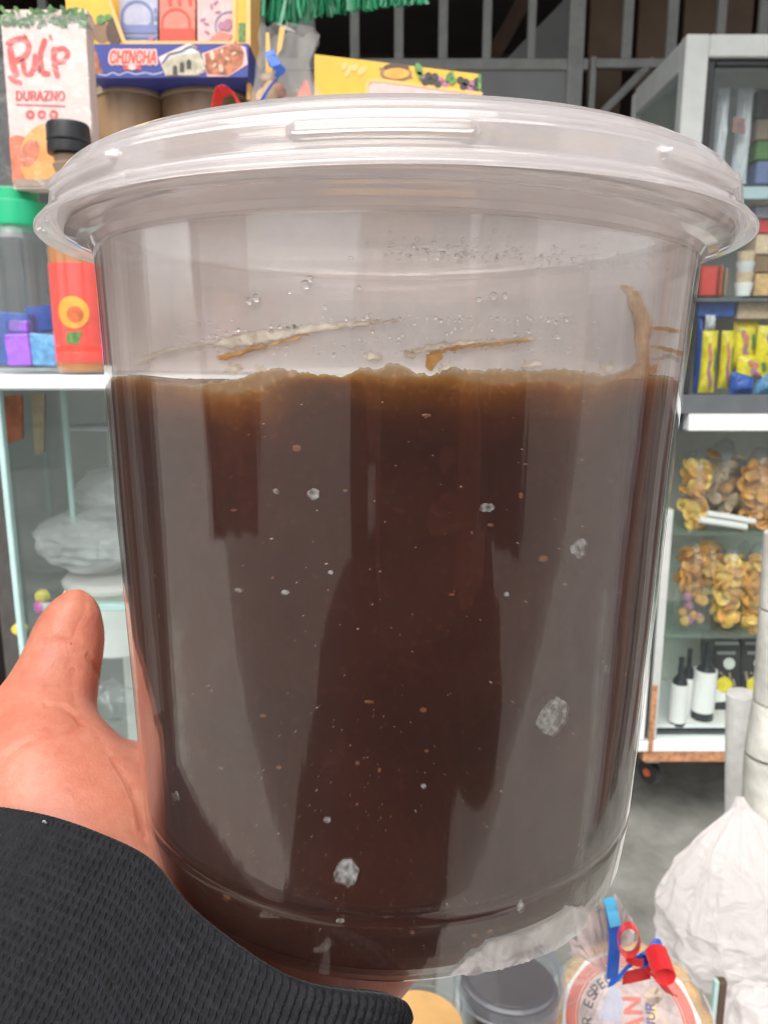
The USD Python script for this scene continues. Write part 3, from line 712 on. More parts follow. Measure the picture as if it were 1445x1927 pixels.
# creases pressed into the skin
v = np.array(hand.vertices); nrm = np.array(hand.vertex_normals)
px, py, _ = to_px(v)
facing = (nrm * (v - O)).sum(1) < 0
P2 = shapely.points(px, py)
for line, w, d in (([(82, 1210), (112, 1206), (140, 1214), (164, 1232), (186, 1266)], 6, .00055), ([(70, 1212), (100, 1222), (130, 1226)], 5, .0002),
                   ([(86, 1326), (115, 1327), (138, 1340), (156, 1366)], 7, .0006), ([(0, 1432), (40, 1402), (80, 1385), (112, 1374), (150, 1372)], 7, .0006),
                   ([(60, 1470), (30, 1500), (0, 1514)], 4, .00022), ([(40, 1452), (16, 1480), (0, 1486)], 4, .0002), ([(75, 1246), (110, 1252), (140, 1262)], 5, .0002),
                   ([(86, 1290), (120, 1292)], 5, .00018), ([(214, 1428), (240, 1470), (262, 1520), (272, 1580)], 8, .0006), ([(120, 1478), (150, 1500), (180, 1530)], 4, .00018),
                   ([(110, 1500), (140, 1528)], 4, .00015), ([(60, 1345), (30, 1376), (4, 1390)], 4, .0002)):
    q = 1.35 * np.exp(-(shapely.distance(LineString(line), P2) / (w * .62)) ** 2) * facing
    v -= nrm * (d * q)[:, None]
v += nrm * (0.00010 * (meshkit.fbm(v * 900, 3, 2) - 0.5))[:, None]
# keep clear of the tub
loc = (v - TUB_O) @ TUB_R
rr = np.hypot(loc[:, 0], loc[:, 1]); lim = np.where(loc[:, 2] > -0.1036, r_wall(loc[:, 2]) + 0.0006, 0)
pushed = (loc[:, 2] > -0.1036) & (loc[:, 2] < 0.02) & (rr < lim)
loc[pushed, :2] *= (lim[pushed] / rr[pushed])[:, None]
v = loc @ TUB_R.T + TUB_O
hand = trimesh.Trimesh(v, hand.faces, process=False)

Hc = O + [0.0, -0.285, 0.0]
def limb(*a): return chain(*a, 20)
body = limb([Hc + [0, 0, -.09], Hc + [0, -.02, -.20]], [.048, .055])
body += Manifold.batch_hull([sph(Hc + p, r) for p, r in (([0, .005, .04], .075), ([0, -.02, .05], .078), ([0, .03, -.07], .045), ([0, .03, -.01], .068))])
body += chain([Hc + [0, .095, -.005], Hc + [0, .106, -.035]], [.009, .013])                                    # nose
body += limb([Hc + [-.078, -.01, .01], Hc + [-.078, -.015, -.02]], [.014, .011]) + limb([Hc + [.078, -.01, .01], Hc + [.078, -.015, -.02]], [.014, .011])
body += limb([Hc + [-.028, .082, -.062], Hc + [.028, .082, -.062]], [.009, .009])
ShL, ShR = Hc + [-.165, -.02, -.25], Hc + [.165, -.02, -.25]
body += Manifold.batch_hull([sph(p, r) for p, r in ((ShL, .05), (ShR, .05), (Hc + [-.10, -.02, -.50], .085), (Hc + [.10, -.02, -.50], .085), (Hc + [0, -.02, -.21], .06))])
body += Manifold.batch_hull([sph(Hc + p, r) for p, r in (([-.10, -.02, -.50], .085), ([.10, -.02, -.50], .085), ([-.10, -.03, -.70], .095), ([.10, -.03, -.70], .095))])
for s in (-1, 1):
    body += limb([Hc + [s * .09, -.03, -.70], Hc + [s * .095, -.01, -.98], Hc + [s * .10, -.05, -1.33]], [.088, .058, .040])
    body += Manifold.batch_hull([sph(Hc + [s * .10, -.05, -1.355], .038), sph(Hc + [s * .115, .10, -1.372], .026)])
body += limb([ShL, ELB, W0 + (ELB - W0) * 0.2], [.050, .040, .025])
WR, ELR = O + [0.088, -0.055, -0.075], O + [0.235, -0.17, -0.26]
body += limb([ShR, ELR, WR], [.050, .040, .025])
body = as_man(smooth(body, 0.014, 8))
rh = Manifold.batch_hull([sph(WR, .022), sph(O + [0.085, -.040, -.03], .017), sph(O + [0.080, -.045, 0.0], .012), sph(O + [0.075, -.030, -.06], .016)])
for k, z in enumerate((0.012, -0.008, -0.028, -0.047)):
    rh += chain([O + [0.082, -.040, z], O + [0.072, -.024, z - .004], O + [0.048 - .004 * k, -.019, z - .008]], [.0095, .0085, .0070])
rh += chain([O + [0.080, -.045, -.05], O + [0.060, -.050, -.02], O + [0.045, -.036, 0.0]], [.012, .010, .0085])
rh = as_man(smooth(rh, 0.004, 8))
full = body + rh + as_man(hand)
fm = tri(full)
M['skin'] = usdkit.material(stage, '/World/Looks/skin', {
    'tc': ('texture_coordinate', {}), 'n': ('noise_texture', {'scale': 75.0, 'detail': 7.0, 'roughness': 0.7}), 'n2': ('noise_texture', {'scale': 1400.0, 'detail': 3.0}),
    'vo': ('voronoi_texture', {'scale': 1100.0}) if False else ('noise_texture', {'scale': 620.0, 'detail': 2.0, 'distortion': 1.0}),
    'r': ('rgb_ramp', {'ramp': [(0.30, (0.43, 0.130, 0.080)), (0.5, (0.51, 0.182, 0.118)), (0.70, (0.59, 0.245, 0.168))]}),
    'ad': ('math', {'math_type': 'add'}), 'b': ('bump', {'strength': 0.32, 'distance': 0.0003}),
    'p': ('principled_bsdf', {'roughness': 0.42, 'specular_ior_level': 0.4, 'subsurface_weight': 0.35, 'subsurface_radius': (1.0, 0.35, 0.2), 'subsurface_scale': 0.004})},
    [('tc.object', 'n.vector'), ('tc.object', 'n2.vector'), ('tc.object', 'vo.vector'), ('n.fac', 'r.fac'), ('r.color', 'p.base_color'),
     ('n2.fac', 'ad.value1'), ('vo.fac', 'ad.value2'), ('ad.value', 'b.height'), ('b.normal', 'p.normal')], surface='p.BSDF')
M['nail'] = mat('thumb_nail', (0.66, 0.36, 0.27), 0.25, 0.05, 80)
M['knit'] = usdkit.material(stage, '/World/Looks/black_knit', {
    'tc': ('texture_coordinate', {}), 'n': ('noise_texture', {'scale': 500.0, 'detail': 3.0}), 'n1': ('noise_texture', {'scale': 2500.0, 'detail': 2.0}),
    'r': ('rgb_ramp', {'ramp': [(0.3, (0.002, 0.002, 0.0034)), (0.7, (0.010, 0.010, 0.0145))]}),
    'b': ('bump', {'strength': 0.6, 'distance': 0.0003}),
    'p': ('principled_bsdf', {'roughness': 0.7, 'specular_ior_level': 0.3, 'sheen_weight': 0.06, 'sheen_roughness': 0.4})},
    [('tc.object', 'n.vector'), ('tc.object', 'n1.vector'), ('n.fac', 'r.fac'), ('r.color', 'p.base_color'), ('n1.fac', 'b.height'), ('b.normal', 'p.normal')], surface='p.BSDF')

person = thing('person', 'person in a black knit jacket whose bare hand and sleeve hold up the pudding tub', 'person', [0, -0.3, 0])
obj('body', fm, M['skin'], person, smooth=50)
# thumb nail, on the far side of the thumb tip and seen edge-on
nc = T_(104, 1134, .2045)
nail = ellipsoid((0, 0, 0), (.0010, .0045, .0062), 3)
obj('thumb_nail', trimesh.Trimesh(np.array(nail.vertices) @ rotm([0, 0, 1], 25).T @ rotm([0, 1, 0], 14).T + nc + [-0.0002, .004, -.004], nail.faces, process=False), M['nail'], person, smooth=True)

# the knitted sleeve: a loft from the cuff down to the elbow
RING = [(-180, 1498, .180), (-80, 1509, .163), (0, 1520, .157), (100, 1538, .151), (200, 1573, .1455), (280, 1614, .1415), (350, 1697, .1310), (420, 1757, .1262), (480, 1800, .1228), (570, 1847, .1205),
        (660, 1865, .121), (735, 1874, .124), (764, 1900, .134), (735, 1890, .155), (640, 1838, .182), (450, 1700, .198), (250, 1610, .206), (60, 1545, .208), (-110, 1520, .204)]
rp = np.array([T_(*q) for q in RING])
from scipy.interpolate import CubicSpline
rc = np.vstack([rp, rp[:1]])
ss = np.r_[0, np.cumsum(np.linalg.norm(np.diff(rc, axis=0), axis=1))]; LEN = ss[-1]
cs = CubicSpline(ss, rc, bc_type='periodic')
NR = int(LEN / 0.00135)
def sleeve(n_u, v0, v1, n_v, ribs, sink=0.0):
    u = np.linspace(0, LEN, n_u, endpoint=False)
    ring = cs(u); cen = ring.mean(0)
    tv = np.linspace(v0, v1, n_v)
    ax = ELB - cen; L = np.linalg.norm(ax)
    k = tv[None, :] / L
    grow = 1 + 0.10 * k
    P = cen[None, None] + (ring - cen)[:, None, :] * grow[..., None] + ax[None, None] * k[..., None]
    dn = P - (cen + ax * k[..., None])
    dn = dn - (dn @ (ax / L))[..., None] * (ax / L)
    nn = dn / np.linalg.norm(dn, axis=-1, keepdims=True)
    U = (u / LEN)[:, None] * ribs * 2 * PI + 0 * tv[None]; Vv = tv[None] / 0.0017 * 2 * PI + 0 * U
    fold = 0.0022 * (meshkit.fbm(np.stack([P[..., 0] * 28, P[..., 1] * 28, P[..., 2] * 28], -1), 3, 4) - 0.5) * np.clip(tv[None] / 0.012, 0, 1)
    h = 0.00060 * np.abs(np.cos(U / 2)) ** 0.9 + 0.00016 * np.cos(Vv + 2.2 * np.cos(U)) * (0.3 + 0.7 * np.abs(np.cos(U / 2)))
    h = h + 0.00016 * (meshkit.fbm(np.stack([U / 3, Vv / 3, 0 * U], -1), 2, 8) - 0.5)
    edge = 0.0012 * np.sqrt(np.clip(1 - (1 - np.clip(tv / 0.0022, 0, 1)) ** 2, 0, 1))[None]
    P = P + nn * (h + fold + edge - sink)[..., None]
    return P
outer = sleeve(NR * 7, 0.0, 0.085, 230, NR)
inn = sleeve(NR * 7, 0.0, 0.0135, 8, NR, 0.0022)
P = np.concatenate([inn[:, ::-1], outer], 1); P = np.concatenate([P, P[:1]], 0)
sl = grid_mesh(P); sl.merge_vertices()
if (sl.vertex_normals[len(sl.vertices) // 2] * (sl.vertices[len(sl.vertices) // 2] - cs(0) * 0 - rp.mean(0))).sum() < 0: sl.invert()
obj('sleeve', sl, M['knit'], person, smooth=True, label='black knitted cuff with fine upright ribs')
M['lint'] = mat('pale_lint', (0.30, 0.30, 0.31), .8, .1, 50)
for k, (x, y, L) in enumerate(((82, 1540, .0007),)):
    tq = .1405 - .00009 * (y - 1600)
    px_, py_, tz_ = to_px(np.array(sl.vertices)); dd = (px_ - x) ** 2 + (py_ - y) ** 2
    nearv = np.argsort(dd)[:60]; q = np.array(sl.vertices)[nearv[np.argmin(tz_[nearv])]]
    to_cam = (O - q) / np.linalg.norm(O - q)
    pth = [q + to_cam * .0009 + np.array([L * (t - .5), 0, .35 * L * math.sin(t * 5 + k)]) + to_cam * .0006 * math.sin(t * PI) for t in np.linspace(0, 1, 9)]
    obj('lint_fibre', tube(pth, .00004 if L > .001 else .00022, 6), M['lint'], person, smooth=True)
lower = sleeve(200, 0.084, 0.26, 30, 1)
lw = grid_mesh(np.concatenate([lower, lower[:1]], 0)); lw.merge_vertices()
obj('sleeve', lw, M['fabric_black'], person, smooth=True)
jk = Manifold.batch_hull([sph(p, r) for p, r in ((ShL, .064), (ShR, .064), (Hc + [-.10, -.02, -.52], .105), (Hc + [.10, -.02, -.52], .105), (Hc + [0, -.03, -.19], .068))])
jk += Manifold.batch_hull([sph(Hc + p, r) for p, r in (([-.10, -.02, -.52], .105), ([.10, -.02, -.52], .105), ([-.10, -.03, -.72], .11), ([.10, -.03, -.72], .11))])
jk += chain([ShL, ELB], [.064, .056]) + chain([ShR, ELR, WR + (ELR - WR) * 0.12], [.064, .054, .036])
obj('jacket', smooth(jk, 0.014, 10), M['fabric_black'], person, smooth=True)
tr = Manifold()
for s in (-1, 1):
    tr += chain([Hc + [s * .09, -.03, -.74], Hc + [s * .095, -.01, -.98], Hc + [s * .10, -.05, -1.32]], [.104, .075, .056])
obj('trousers', smooth(tr, 0.02, 6), M['jeans'], person, smooth=True)
hr = Manifold.batch_hull([sph(Hc + p, r) for p, r in (([0, -.015, .06], .089), ([0, -.04, .02], .082), ([0, -.05, -.06], .062))])
hr += chain([Hc + [-.07, -.03, .03], Hc + [-.085, -.02, -.10], Hc + [-.09, -.01, -.24]], [.035, .03, .02]) + chain([Hc + [.07, -.03, .03], Hc + [.085, -.02, -.10], Hc + [.09, -.01, -.24]], [.035, .03, .02])
obj('hair', smooth(hr, 0.01, 8), M['hair'], person, smooth=True)
for s in (-1, 1):
    obj('shoe', smooth(Manifold.batch_hull([sph(Hc + [s * .10, -.06, -1.352], .046), sph(Hc + [s * .116, .11, -1.366], .033)]), 0.012, 4), M['black'], person, smooth=True)
    obj('eye', ellipsoid(Hc + [s * .032, .083, .0], (.013, .008, .009), 2), M['ink'], person, smooth=True)
obj('mouth', ellipsoid(Hc + [0, .089, -.062], (.022, .004, .005), 2), M['print_red'], person, smooth=True)
phone = thing('mobile_phone', 'black mobile phone held upright in the other hand, facing the tub', 'phone', O + [0.03, -0.02, 0])
RM = rotm([1, 0, 0], -math.degrees(PITCH))
pb = bx(-0.036, 0.036, -0.004, 0.004, -0.10, 0.045, 0.003)
obj('case', trimesh.Trimesh(np.array(pb.vertices) @ RM.T + O + [0.025, -0.0115, -0.002], pb.faces, process=False), M['black'], phone)
for dx, dz in ((-0.025, 0.0), (-0.005, 0.012), (-0.005, -0.012)):
    lm = trimesh.creation.cylinder(0.006, 0.0025, sections=24); lm.apply_transform(trimesh.transformations.rotation_matrix(PI / 2, [1, 0, 0]))
    obj('lens', trimesh.Trimesh((np.array(lm.vertices) + [dx, 0.0048, dz]) @ RM.T + O + [0.025, -0.0115, -0.002], lm.faces, process=False), M['ink'], phone)

# ------------------------------------------------------------------ the grille, the room behind it and the garland
GY = 2.75
gr = thing('metal_grille', 'grey steel bar grille with sheet panels closing the dark room behind the stall', 'grille', [0, GY, 0])
def bar(px0, px1, pyt, pyb, Y=GY, d=0.02, m='grille_grey', name='bar', zlo=None):
    a, b = A(px0, pyt, Y), A(px1, pyt, Y)
    z1 = A(0, pyt, Y)[2]; z0 = A(0, pyb, Y)[2] if zlo is None else zlo
    obj(name, bx(a[0], b[0], Y, Y + d, z0, z1, 0.003), M[m], gr)
for x0, x1 in [(-40, -24), (62, 78), (146, 162), (228, 245), (312, 328), (395, 411), (477, 495), (556, 590), (657, 675), (742, 760), (827, 845), (912, 929), (998, 1014), (1180, 1200), (1265, 1286), (1360, 1378), (1440, 1460)]:
    bar(x0, x1, -90, 112)
bar(1077, 1108, -90, 190, GY - 0.012, 0.03, name='post', zlo=0.0)
bar(440, 462, -90, 190, GY - 0.012, 0.03, name='post', zlo=0.0)
bar(-60, 1108, 108, 130, GY - 0.006, 0.03, name='rail')
bar(1122, 1300, 108, 126, GY - 0.006, 0.03, name='rail')
bar(1112, 1124, 104, 230, GY, 0.02, name='bar', zlo=0.0)
bar(-60, 1078, 131, 0, GY, 0.01, 'sheet_grey', 'sheet_panel', zlo=0.02)
bar(1125, 1520, 600, 0, GY + 0.01, 0.01, 'sheet_grey', 'sheet_panel', zlo=0.02)
a, b = A(1130, 215, GY), A(1232, 110, GY)
obj('brace', tube([a + [0, .01, 0], b + [0, .01, 0]], 0.014, 8), M['grille_grey'], gr)
single('leaning_sheet', pxprism([(945, 118), (1060, 0), (1072, -30), (1082, 118)], 3.0, 0.01), M['sheet_grey'], 'pale grey triangular sheet leaning inside the dark room behind the bars', 'metal sheet')
single('leaning_plank', tube([A(920, 118, 3.05), A(1010, -40, 3.05)], 0.03, 6), M['dark_brown'], 'dark brown plank leaning behind the bars beside the grey sheet', 'plank')
for i, (x0, x1) in enumerate([(1112, 1178), (1204, 1262), (1290, 1420)]):
    single('brown_board', bx(A(x0, 0, 2.95)[0], A(x1, 0, 2.95)[0], 2.95, 2.97, 1.2, 2.9, 0.002), M['brown_board'],
           ['brown board behind the bars nearest the thick grille post', 'brown board standing between two bars, second from the thick post', 'widest brown board behind the bars, above the white cabinet'][i], 'board')
rg = random.Random(3)
strands = []
for k in range(330):
    x = rg.uniform(455, 800); hang = 24 + 26 * math.exp(-((x - 545) / 70) ** 2) - 18 * max(0, (x - 660) / 140)
    Y = 1.35 + rg.uniform(-0.03, 0.03)
    p0 = A(x, rg.uniform(-70, -30), Y); p1 = A(x + rg.uniform(-14, 14), hang * rg.uniform(0.55, 1.0), Y + rg.uniform(-.02, .02))
    mid = (p0 + p1) / 2 + [rg.uniform(-.006, .006), rg.uniform(-.006, .006), 0]
    strands.append(ribbon([p0, mid, p1], [math.cos(k), math.sin(k), 0.1], rg.uniform(.0025, .005), .0004))
gl = thing('tinsel_garland', 'dark green tinsel garland hanging along the top of the stall', 'garland', A(620, -40, 1.35))
obj('tinsel_strands', cat_(strands), M['tinsel'], gl, kind='stuff')
obj('cord', tube([A(380, -62, 1.35), A(620, -45, 1.35), A(860, -62, 1.35)], 0.006, 8), M['tinsel'], gl)

# ------------------------------------------------------------------ the glass showcase
SY = 0.80
zt = A(100, 706, SY)[2]                   # top of the white frame
zu = A(100, 733, SY)[2]
ZB_ = ZC - 0.62
xl, xr = A(18, 950, SY)[0], 0.15
sc = thing('glass_showcase', 'glass sweets showcase with a thick white top shelf', 'showcase', [(xl + xr) / 2, SY + .2, ZB_])
obj('top_shelf', bx(xl - 0.30, xr, SY - 0.004, SY + 0.42, zu, zt, 0.002), M['white_paint'], sc)
obj('front_pane', bx(xl, xr - .01, SY + 0.004, SY + 0.009, ZB_ + 0.03, zu - 0.001), M['pane'], sc)
obj('glass_edge', bx(xl - .007, xl - .001, SY + 0.002, SY + 0.012, ZB_ + 0.03, zu - 0.001, .0008), M['teal_glass'], sc)
obj('side_pane', bx(xl - 0.003, xl + 0.002, SY + 0.013, SY + 0.40, ZB_ + 0.03, zu - 0.001), M['pane'], sc)
e = A(126, 850, SY + .12)
obj('glass_edge', bx(e[0] - .003, e[0] + .003, SY + 0.12, SY + 0.126, A(0, 985, SY + .12)[2], zu - 0.002, .0008), M['teal_glass'], sc)
zs = A(60, 1150, SY + 0.02)[2] 
shelf_pts = [A(30, 1158, SY + .02), A(262, 1256, SY + .02)]
obj('glass_shelf', bx(xl + .006, xr - .015, SY + 0.05, SY + 0.39, zs - .006, zs, .0008), M['pane'], sc)
obj('shelf_edge', bx(xl + .006, xr - .015, SY + 0.040, SY + 0.049, zs - .007, zs + .001, .0008), M['teal_glass'], sc)
M['back_panel'] = mat('showcase_back', (0.66, 0.67, 0.63), 0.4, 0.2, 5)
obj('back_panel', bx(xl, xr - .01, SY + .300, SY + .310, ZB_ + .03, zu - .001), M['back_panel'], sc)
obj('base', bx(xl - .01, xr, SY, SY + .42, ZB_ - 0.08, ZB_ + .029, .004), M['grey_frame'], sc)
for xx in (xl + .02, xr - .06):
    for yy in (SY + .02, SY + .36):
        obj('leg', bx(xx, xx + .04, yy, yy + .04, 0, ZB_ - .081, .003), M['grey_frame'], sc)
# things kept in the showcase
def crumple(c, r, seed, amp=0.35, sub=4, freq=2.0):
    m = trimesh.creation.icosphere(sub)
    v = np.array(m.vertices)
    n = np.abs(meshkit.fbm(v * freq + seed * 3.1, 3, seed) - 0.5) * 2
    n2 = np.abs(meshkit.fbm(v * freq * 2.7 + seed * 5.1, 3, seed + 9) - 0.5) * 2
    w_ = v * freq * .8 + .5 * np.stack([meshkit.noise(v * freq + 7 * k + seed, seed + k) for k in range(3)], -1)
    c1 = 1 - np.abs(2 * meshkit.noise(w_, seed + 3) - 1); c2 = 1 - np.abs(2 * meshkit.noise(w_ * 2.3 + 5, seed + 4) - 1)
    v = v * (1 - amp * (1 - n)[:, None] * 0.25 - amp * 0.45 * (1 - c1 ** 2)[:, None] - amp * .22 * (1 - c2 ** 2)[:, None] + amp * .35)
    return trimesh.Trimesh(v * np.asarray(r) + np.asarray(c), m.faces, process=False)
M['bag_sheer'] = usdkit.material(stage, '/World/Looks/sheer_white_bag', {
    'tc': ('texture_coordinate', {}), 'bn': ('noise_texture', {'scale': 40.0, 'detail': 4.0, 'distortion': 1.5}), 'b': ('bump', {'strength': 0.8, 'distance': 0.006}),
    'p': ('principled_bsdf', {'base_color': (0.85, 0.84, 0.84), 'roughness': 0.3}), 'tr': ('transparent_bsdf', {'color': (0.95, 0.95, 0.95)}), 'm': ('mix_closure', {'fac': 0.68})},
    [('tc.object', 'bn.vector'), ('bn.fac', 'b.height'), ('b.normal', 'p.normal'), ('p.BSDF', 'm.closure1'), ('tr.BSDF', 'm.closure2')], surface='m.closure')
Yc = SY + 0.15
def tie_bag(name, label, px, py, w, h, Y, seed, tail=None, mm='bag_sheer', group=None):
    c = A(px, py, Y); s = np.linalg.norm(c - O) / FPX
    t = thing(name, label, 'plastic bag', c - [0, 0, h * s], group)
    obj('bag_film', crumple(c, (w * s, w * s * .7, h * s), seed), M[mm], t, smooth=60)
    if tail:
        g = A(tail[0], tail[1], Y)
        d = g - c; L = np.linalg.norm(d); d = d / L
        fan = []
        side = np.cross(d, [0, 1, 0])
        for q in np.linspace(-1, 1, 15):
            fan.append(np.array([c + d * L * f + side * q * (0.12 + 0.9 * max(0, f - .3)) * L * .75 + np.array([0, math.sin(q * 9) * .012 * f, 0]) for f in np.linspace(0.2, 1, 8)]))
        obj('bag_top', grid_mesh(np.array(fan)), M[mm], t, smooth=True)
    return t
tb = thing('deli_tub', 'white lidded tub wrapped in a sheer plastic bag inside the showcase', 'tub', A(215, 1190, Yc))
c0 = A(222, 1090, Yc)
rr_ = 0.062
obj('container_wall', lathe([(0, 0), (rr_ * .8, 0), (rr_ * .86, .004), (rr_ * .98, .085), (0, .085)], 48).apply_translation([c0[0], c0[1], c0[2] - .088]), M['paper'], tb, smooth=40)
obj('lid', lathe([(0, 0.001), (rr_ * 1.06, 0), (rr_ * 1.08, .006), (rr_ * 1.0, .011), (0, .010)], 48).apply_translation([c0[0], c0[1], c0[2] - .002]), M['bag_white'], tb, smooth=40)
tie_bag('white_plastic_bag', 'crumpled sheer white bag lying over the lidded tub in the showcase', 180, 1015, 105, 60, Yc, 3)
tie_bag('white_plastic_bag', 'smaller sheer white bag bunched at the back, touching the tub', 226, 935, 82, 58, Yc + .03, 6)
for i, (px, py, r, m, nm) in enumerate([(82, 1142, 11, 'candy_pink', 'round pink sweet lying on the glass shelf behind the thumb'), (80, 1122, 9, 'candy_yellow', 'round yellow sweet on the glass shelf above the pink one'),
                                   (38, 1185, 9, 'candy_yellow', 'yellow sweet below the glass shelf edge, left of the thumb')]):
    if m not in M:
        M[m] = mat(m, {'candy_pink': (0.62, 0.12, 0.45), 'candy_yellow': (0.70, 0.58, 0.10)}[m], 0.3, 0.1, 50)
    c = A(px, py, SY + .08 if i < 2 else SY + .03)
    single('sweet', ellipsoid(c, np.array([.011, .009, .010]) * r / 11, 3, .15, i), M[m], nm, 'sweet', smooth=True)
tie_bag('clear_bag', 'clear bag of pale sweets lying in the bottom of the showcase behind the thumb', 215, 1370, 70, 85, SY + .10, 12, None, 'film')
single('price_board', pxprism([(8, 745), (40, 742), (42, 825), (14, 835)], SY + .28, .006), M['peach_red'], 'faded orange card standing at the back of the showcase', 'card')
single('pale_card', pxprism([(58, 742), (84, 740), (82, 850), (66, 858)], SY + .27, .006), M['cream_print'], 'tall pale cream card beside the orange card in the showcase', 'card')
single('metal_tray', bx(A(126, 800, SY + .25)[0], 0.1, SY + .24, SY + .298, A(0, 802, SY + .25)[2] - .006, A(0, 802, SY + .25)[2], .002), M['silver_film'], 'thin bright metal ledge across the back of the showcase', 'ledge')

# ------------------------------------------------------------------ on top of the showcase
JY = SY + 0.085
def lathe_at(prof, c, n=64):
    return lathe(prof, n).apply_translation(c)
jar = thing('sweets_jar', 'clear round jar of wrapped sweets with a stepped green screw lid', 'jar', [A(55, 690, JY)[0], JY, zt])
jc = np.array([A(55, 690, JY)[0], JY, zt]); s_ = JY / FPX * 1.02
ztop = A(0, 358, JY)[2] - zt
zb1, zb2 = A(0, 381, JY)[2] - zt, A(0, 430, JY)[2] - zt
R1 = 62 * s_
obj('jar_wall', lathe_at(shell_profile([(0, .002), (R1 * .9, .002), (R1, .008), (R1 * 1.0, zb2 - .035), (R1 * .95, zb2 - .014), (R1 * .78, zb2 - .004), (R1 * .78, zb2)], .0012), jc), M['jar_plastic'], jar, smooth=40)
def ridged(r, z0, z1, n=72, amp=.0006):
    th = np.linspace(0, 2 * PI, n * 2, endpoint=False)
    p = Polygon(np.c_[(r + amp * (np.arange(n * 2) % 2)) * np.cos(th), (r + amp * (np.arange(n * 2) % 2)) * np.sin(th)])
    m = trimesh.creation.extrude_polygon(p, z1 - z0, engine='earcut'); m.apply_translation([0, 0, z0]); return m
obj('screw_lid', cat_([lathe_at([(0, zb2), (R1 * .86, zb2 + .0005), (R1 * .875, zb2 + .003), (R1 * .875, zb1 - .004), (R1 * .85, zb1 - .001), (R1 * .66, zb1), (R1 * .655, ztop - .002), (R1 * .63, ztop), (0, ztop)], jc, 96)]), M['green'], jar, smooth=35)
def candy(px0, py0, px1, py1, m, label, Y, tilt=0, seed=0, r=.002):
    a, b = A(px0, py1, Y), A(px1, py0, Y)
    w, h, d = (b[0] - a[0]) / 2, (b[2] - a[2]) / 2, min(.012, (b[0] - a[0]) / 3)
    g = bx(-w, w, -d, d, -h, h, r).subdivide().subdivide()
    v = np.array(g.vertices); v = v + .0016 * (meshkit.fbm(v * 120 + seed * 9, 3, seed) - .5)[:, None] * np.sign(v)
    v = v @ rotm([0, 1, 0], tilt).T + (a + b) / 2
    return single('candy_bar', trimesh.Trimesh(v, g.faces, process=False), M[m], label, 'candy', smooth=40)
candy(8, 588, 62, 688, 'candy_blue', 'dark blue wrapped candy standing at the jar edge', JY - .012, 3, 1)
candy(20, 628, 60, 688, 'candy_purple', 'lilac wrapped candy in front inside the green lidded jar', JY - .034, -2, 2)
candy(22, 602, 56, 626, 'candy_purple', 'small lilac candy resting on the other lilac one in the jar', JY - .030, 3, 3)
candy(64, 628, 110, 688, 'candy_sky', 'light blue wrapped candy with a pale middle in the jar', JY - .030, 4, 4)
candy(60, 576, 112, 626, 'candy_blue', 'long dark blue candy lying across the top of the sweets in the jar', JY - .002, -8, 5)
# peach drink bottle with the black cap
bt = thing('drink_bottle', 'orange peach drink bottle with red fruit label and black screw cap', 'bottle', [A(163, 700, SY + .036)[0], SY + .036, zt])
BY = SY + .036
bc = np.array([A(163, 700, BY)[0], BY, zt]); R2 = 50 * s_ * BY / JY
zz = lambda py: A(0, py, BY)[2] - zt
obj('bottle_wall', lathe_at(shell_profile([(0, .001), (R2 * .85, .001), (R2, .008), (R2, zz(664)), (R2 * .96, zz(655)), (R2, zz(648)), (R2, zz(470)), (R2 * .9, zz(400)), (R2 * .5, zz(330)), (R2 * .46, zz(292))], .0010), bc), M['jar_plastic'], bt, smooth=40)
obj('drink', lathe_at([(0, .003), (R2 * .84, .003), (R2 * .975, .009), (R2 * .975, zz(500)), (R2 * .88, zz(402)), (0, zz(400))], bc), M['orange_drink'], bt, smooth=40)
obj('label', lathe_at([(R2 * .99, zz(682)), (R2 * 1.015, zz(680)), (R2 * 1.015, zz(664)), (R2 * .985, zz(655)), (R2 * 1.015, zz(646)), (R2 * 1.015, zz(500)), (R2 * .99, zz(498))], bc, 72), M['bottle_red'], bt, smooth=40)
capr = A(202, 262, BY)[0] - A(163, 262, BY)[0]
obj('cap', lathe_at([(0, zz(291)), (capr * 1.0, zz(291)), (capr * 1.02, zz(288)), (capr * 1.02, zz(272)), (capr * .95, zz(269)), (capr * 1.02, zz(266)), (capr * 1.0, zz(238)), (capr * .93, zz(233)), (0, zz(232))], bc, 64), M['black'], bt, smooth=30)
obj('neck', lathe_at([(R2 * .47, zz(330)), (R2 * .60, zz(312)), (R2 * .50, zz(306)), (R2 * .56, zz(296)), (R2 * .5, zz(292))], bc, 48), M['tub_lid_tan'], bt, smooth=40)
def on_cyl(g, c, r, th):                  # a print on the front of a cylinder: x of the shape runs round it
    m = trimesh.creation.extrude_polygon(g, th, engine='earcut').subdivide().subdivide()
    v = np.array(m.vertices); a = v[:, 0] / r - PI / 2
    rr = r + v[:, 2]
    return trimesh.Trimesh(np.c_[rr * np.cos(a), rr * np.sin(a), v[:, 1]] + c, m.faces, process=False)
kx = s_ * BY / JY
fc = bc + [0, 0, zz(590)]
obj('fruit_print', on_cyl(Point(0.002, .0).buffer(27 * kx), fc, R2 * 1.02, .0003), M['peach'], bt)
obj('fruit_print', on_cyl(Point(0.004, -.002).buffer(14 * kx), fc, R2 * 1.026, .0003), M['peach_red'], bt)
obj('leaf_print', on_cyl(Polygon([(-.006, -.020), (.010, -.019), (.004, -.032), (-.007, -.030)]), fc, R2 * 1.02, .0003), M['print_leaf'], bt)

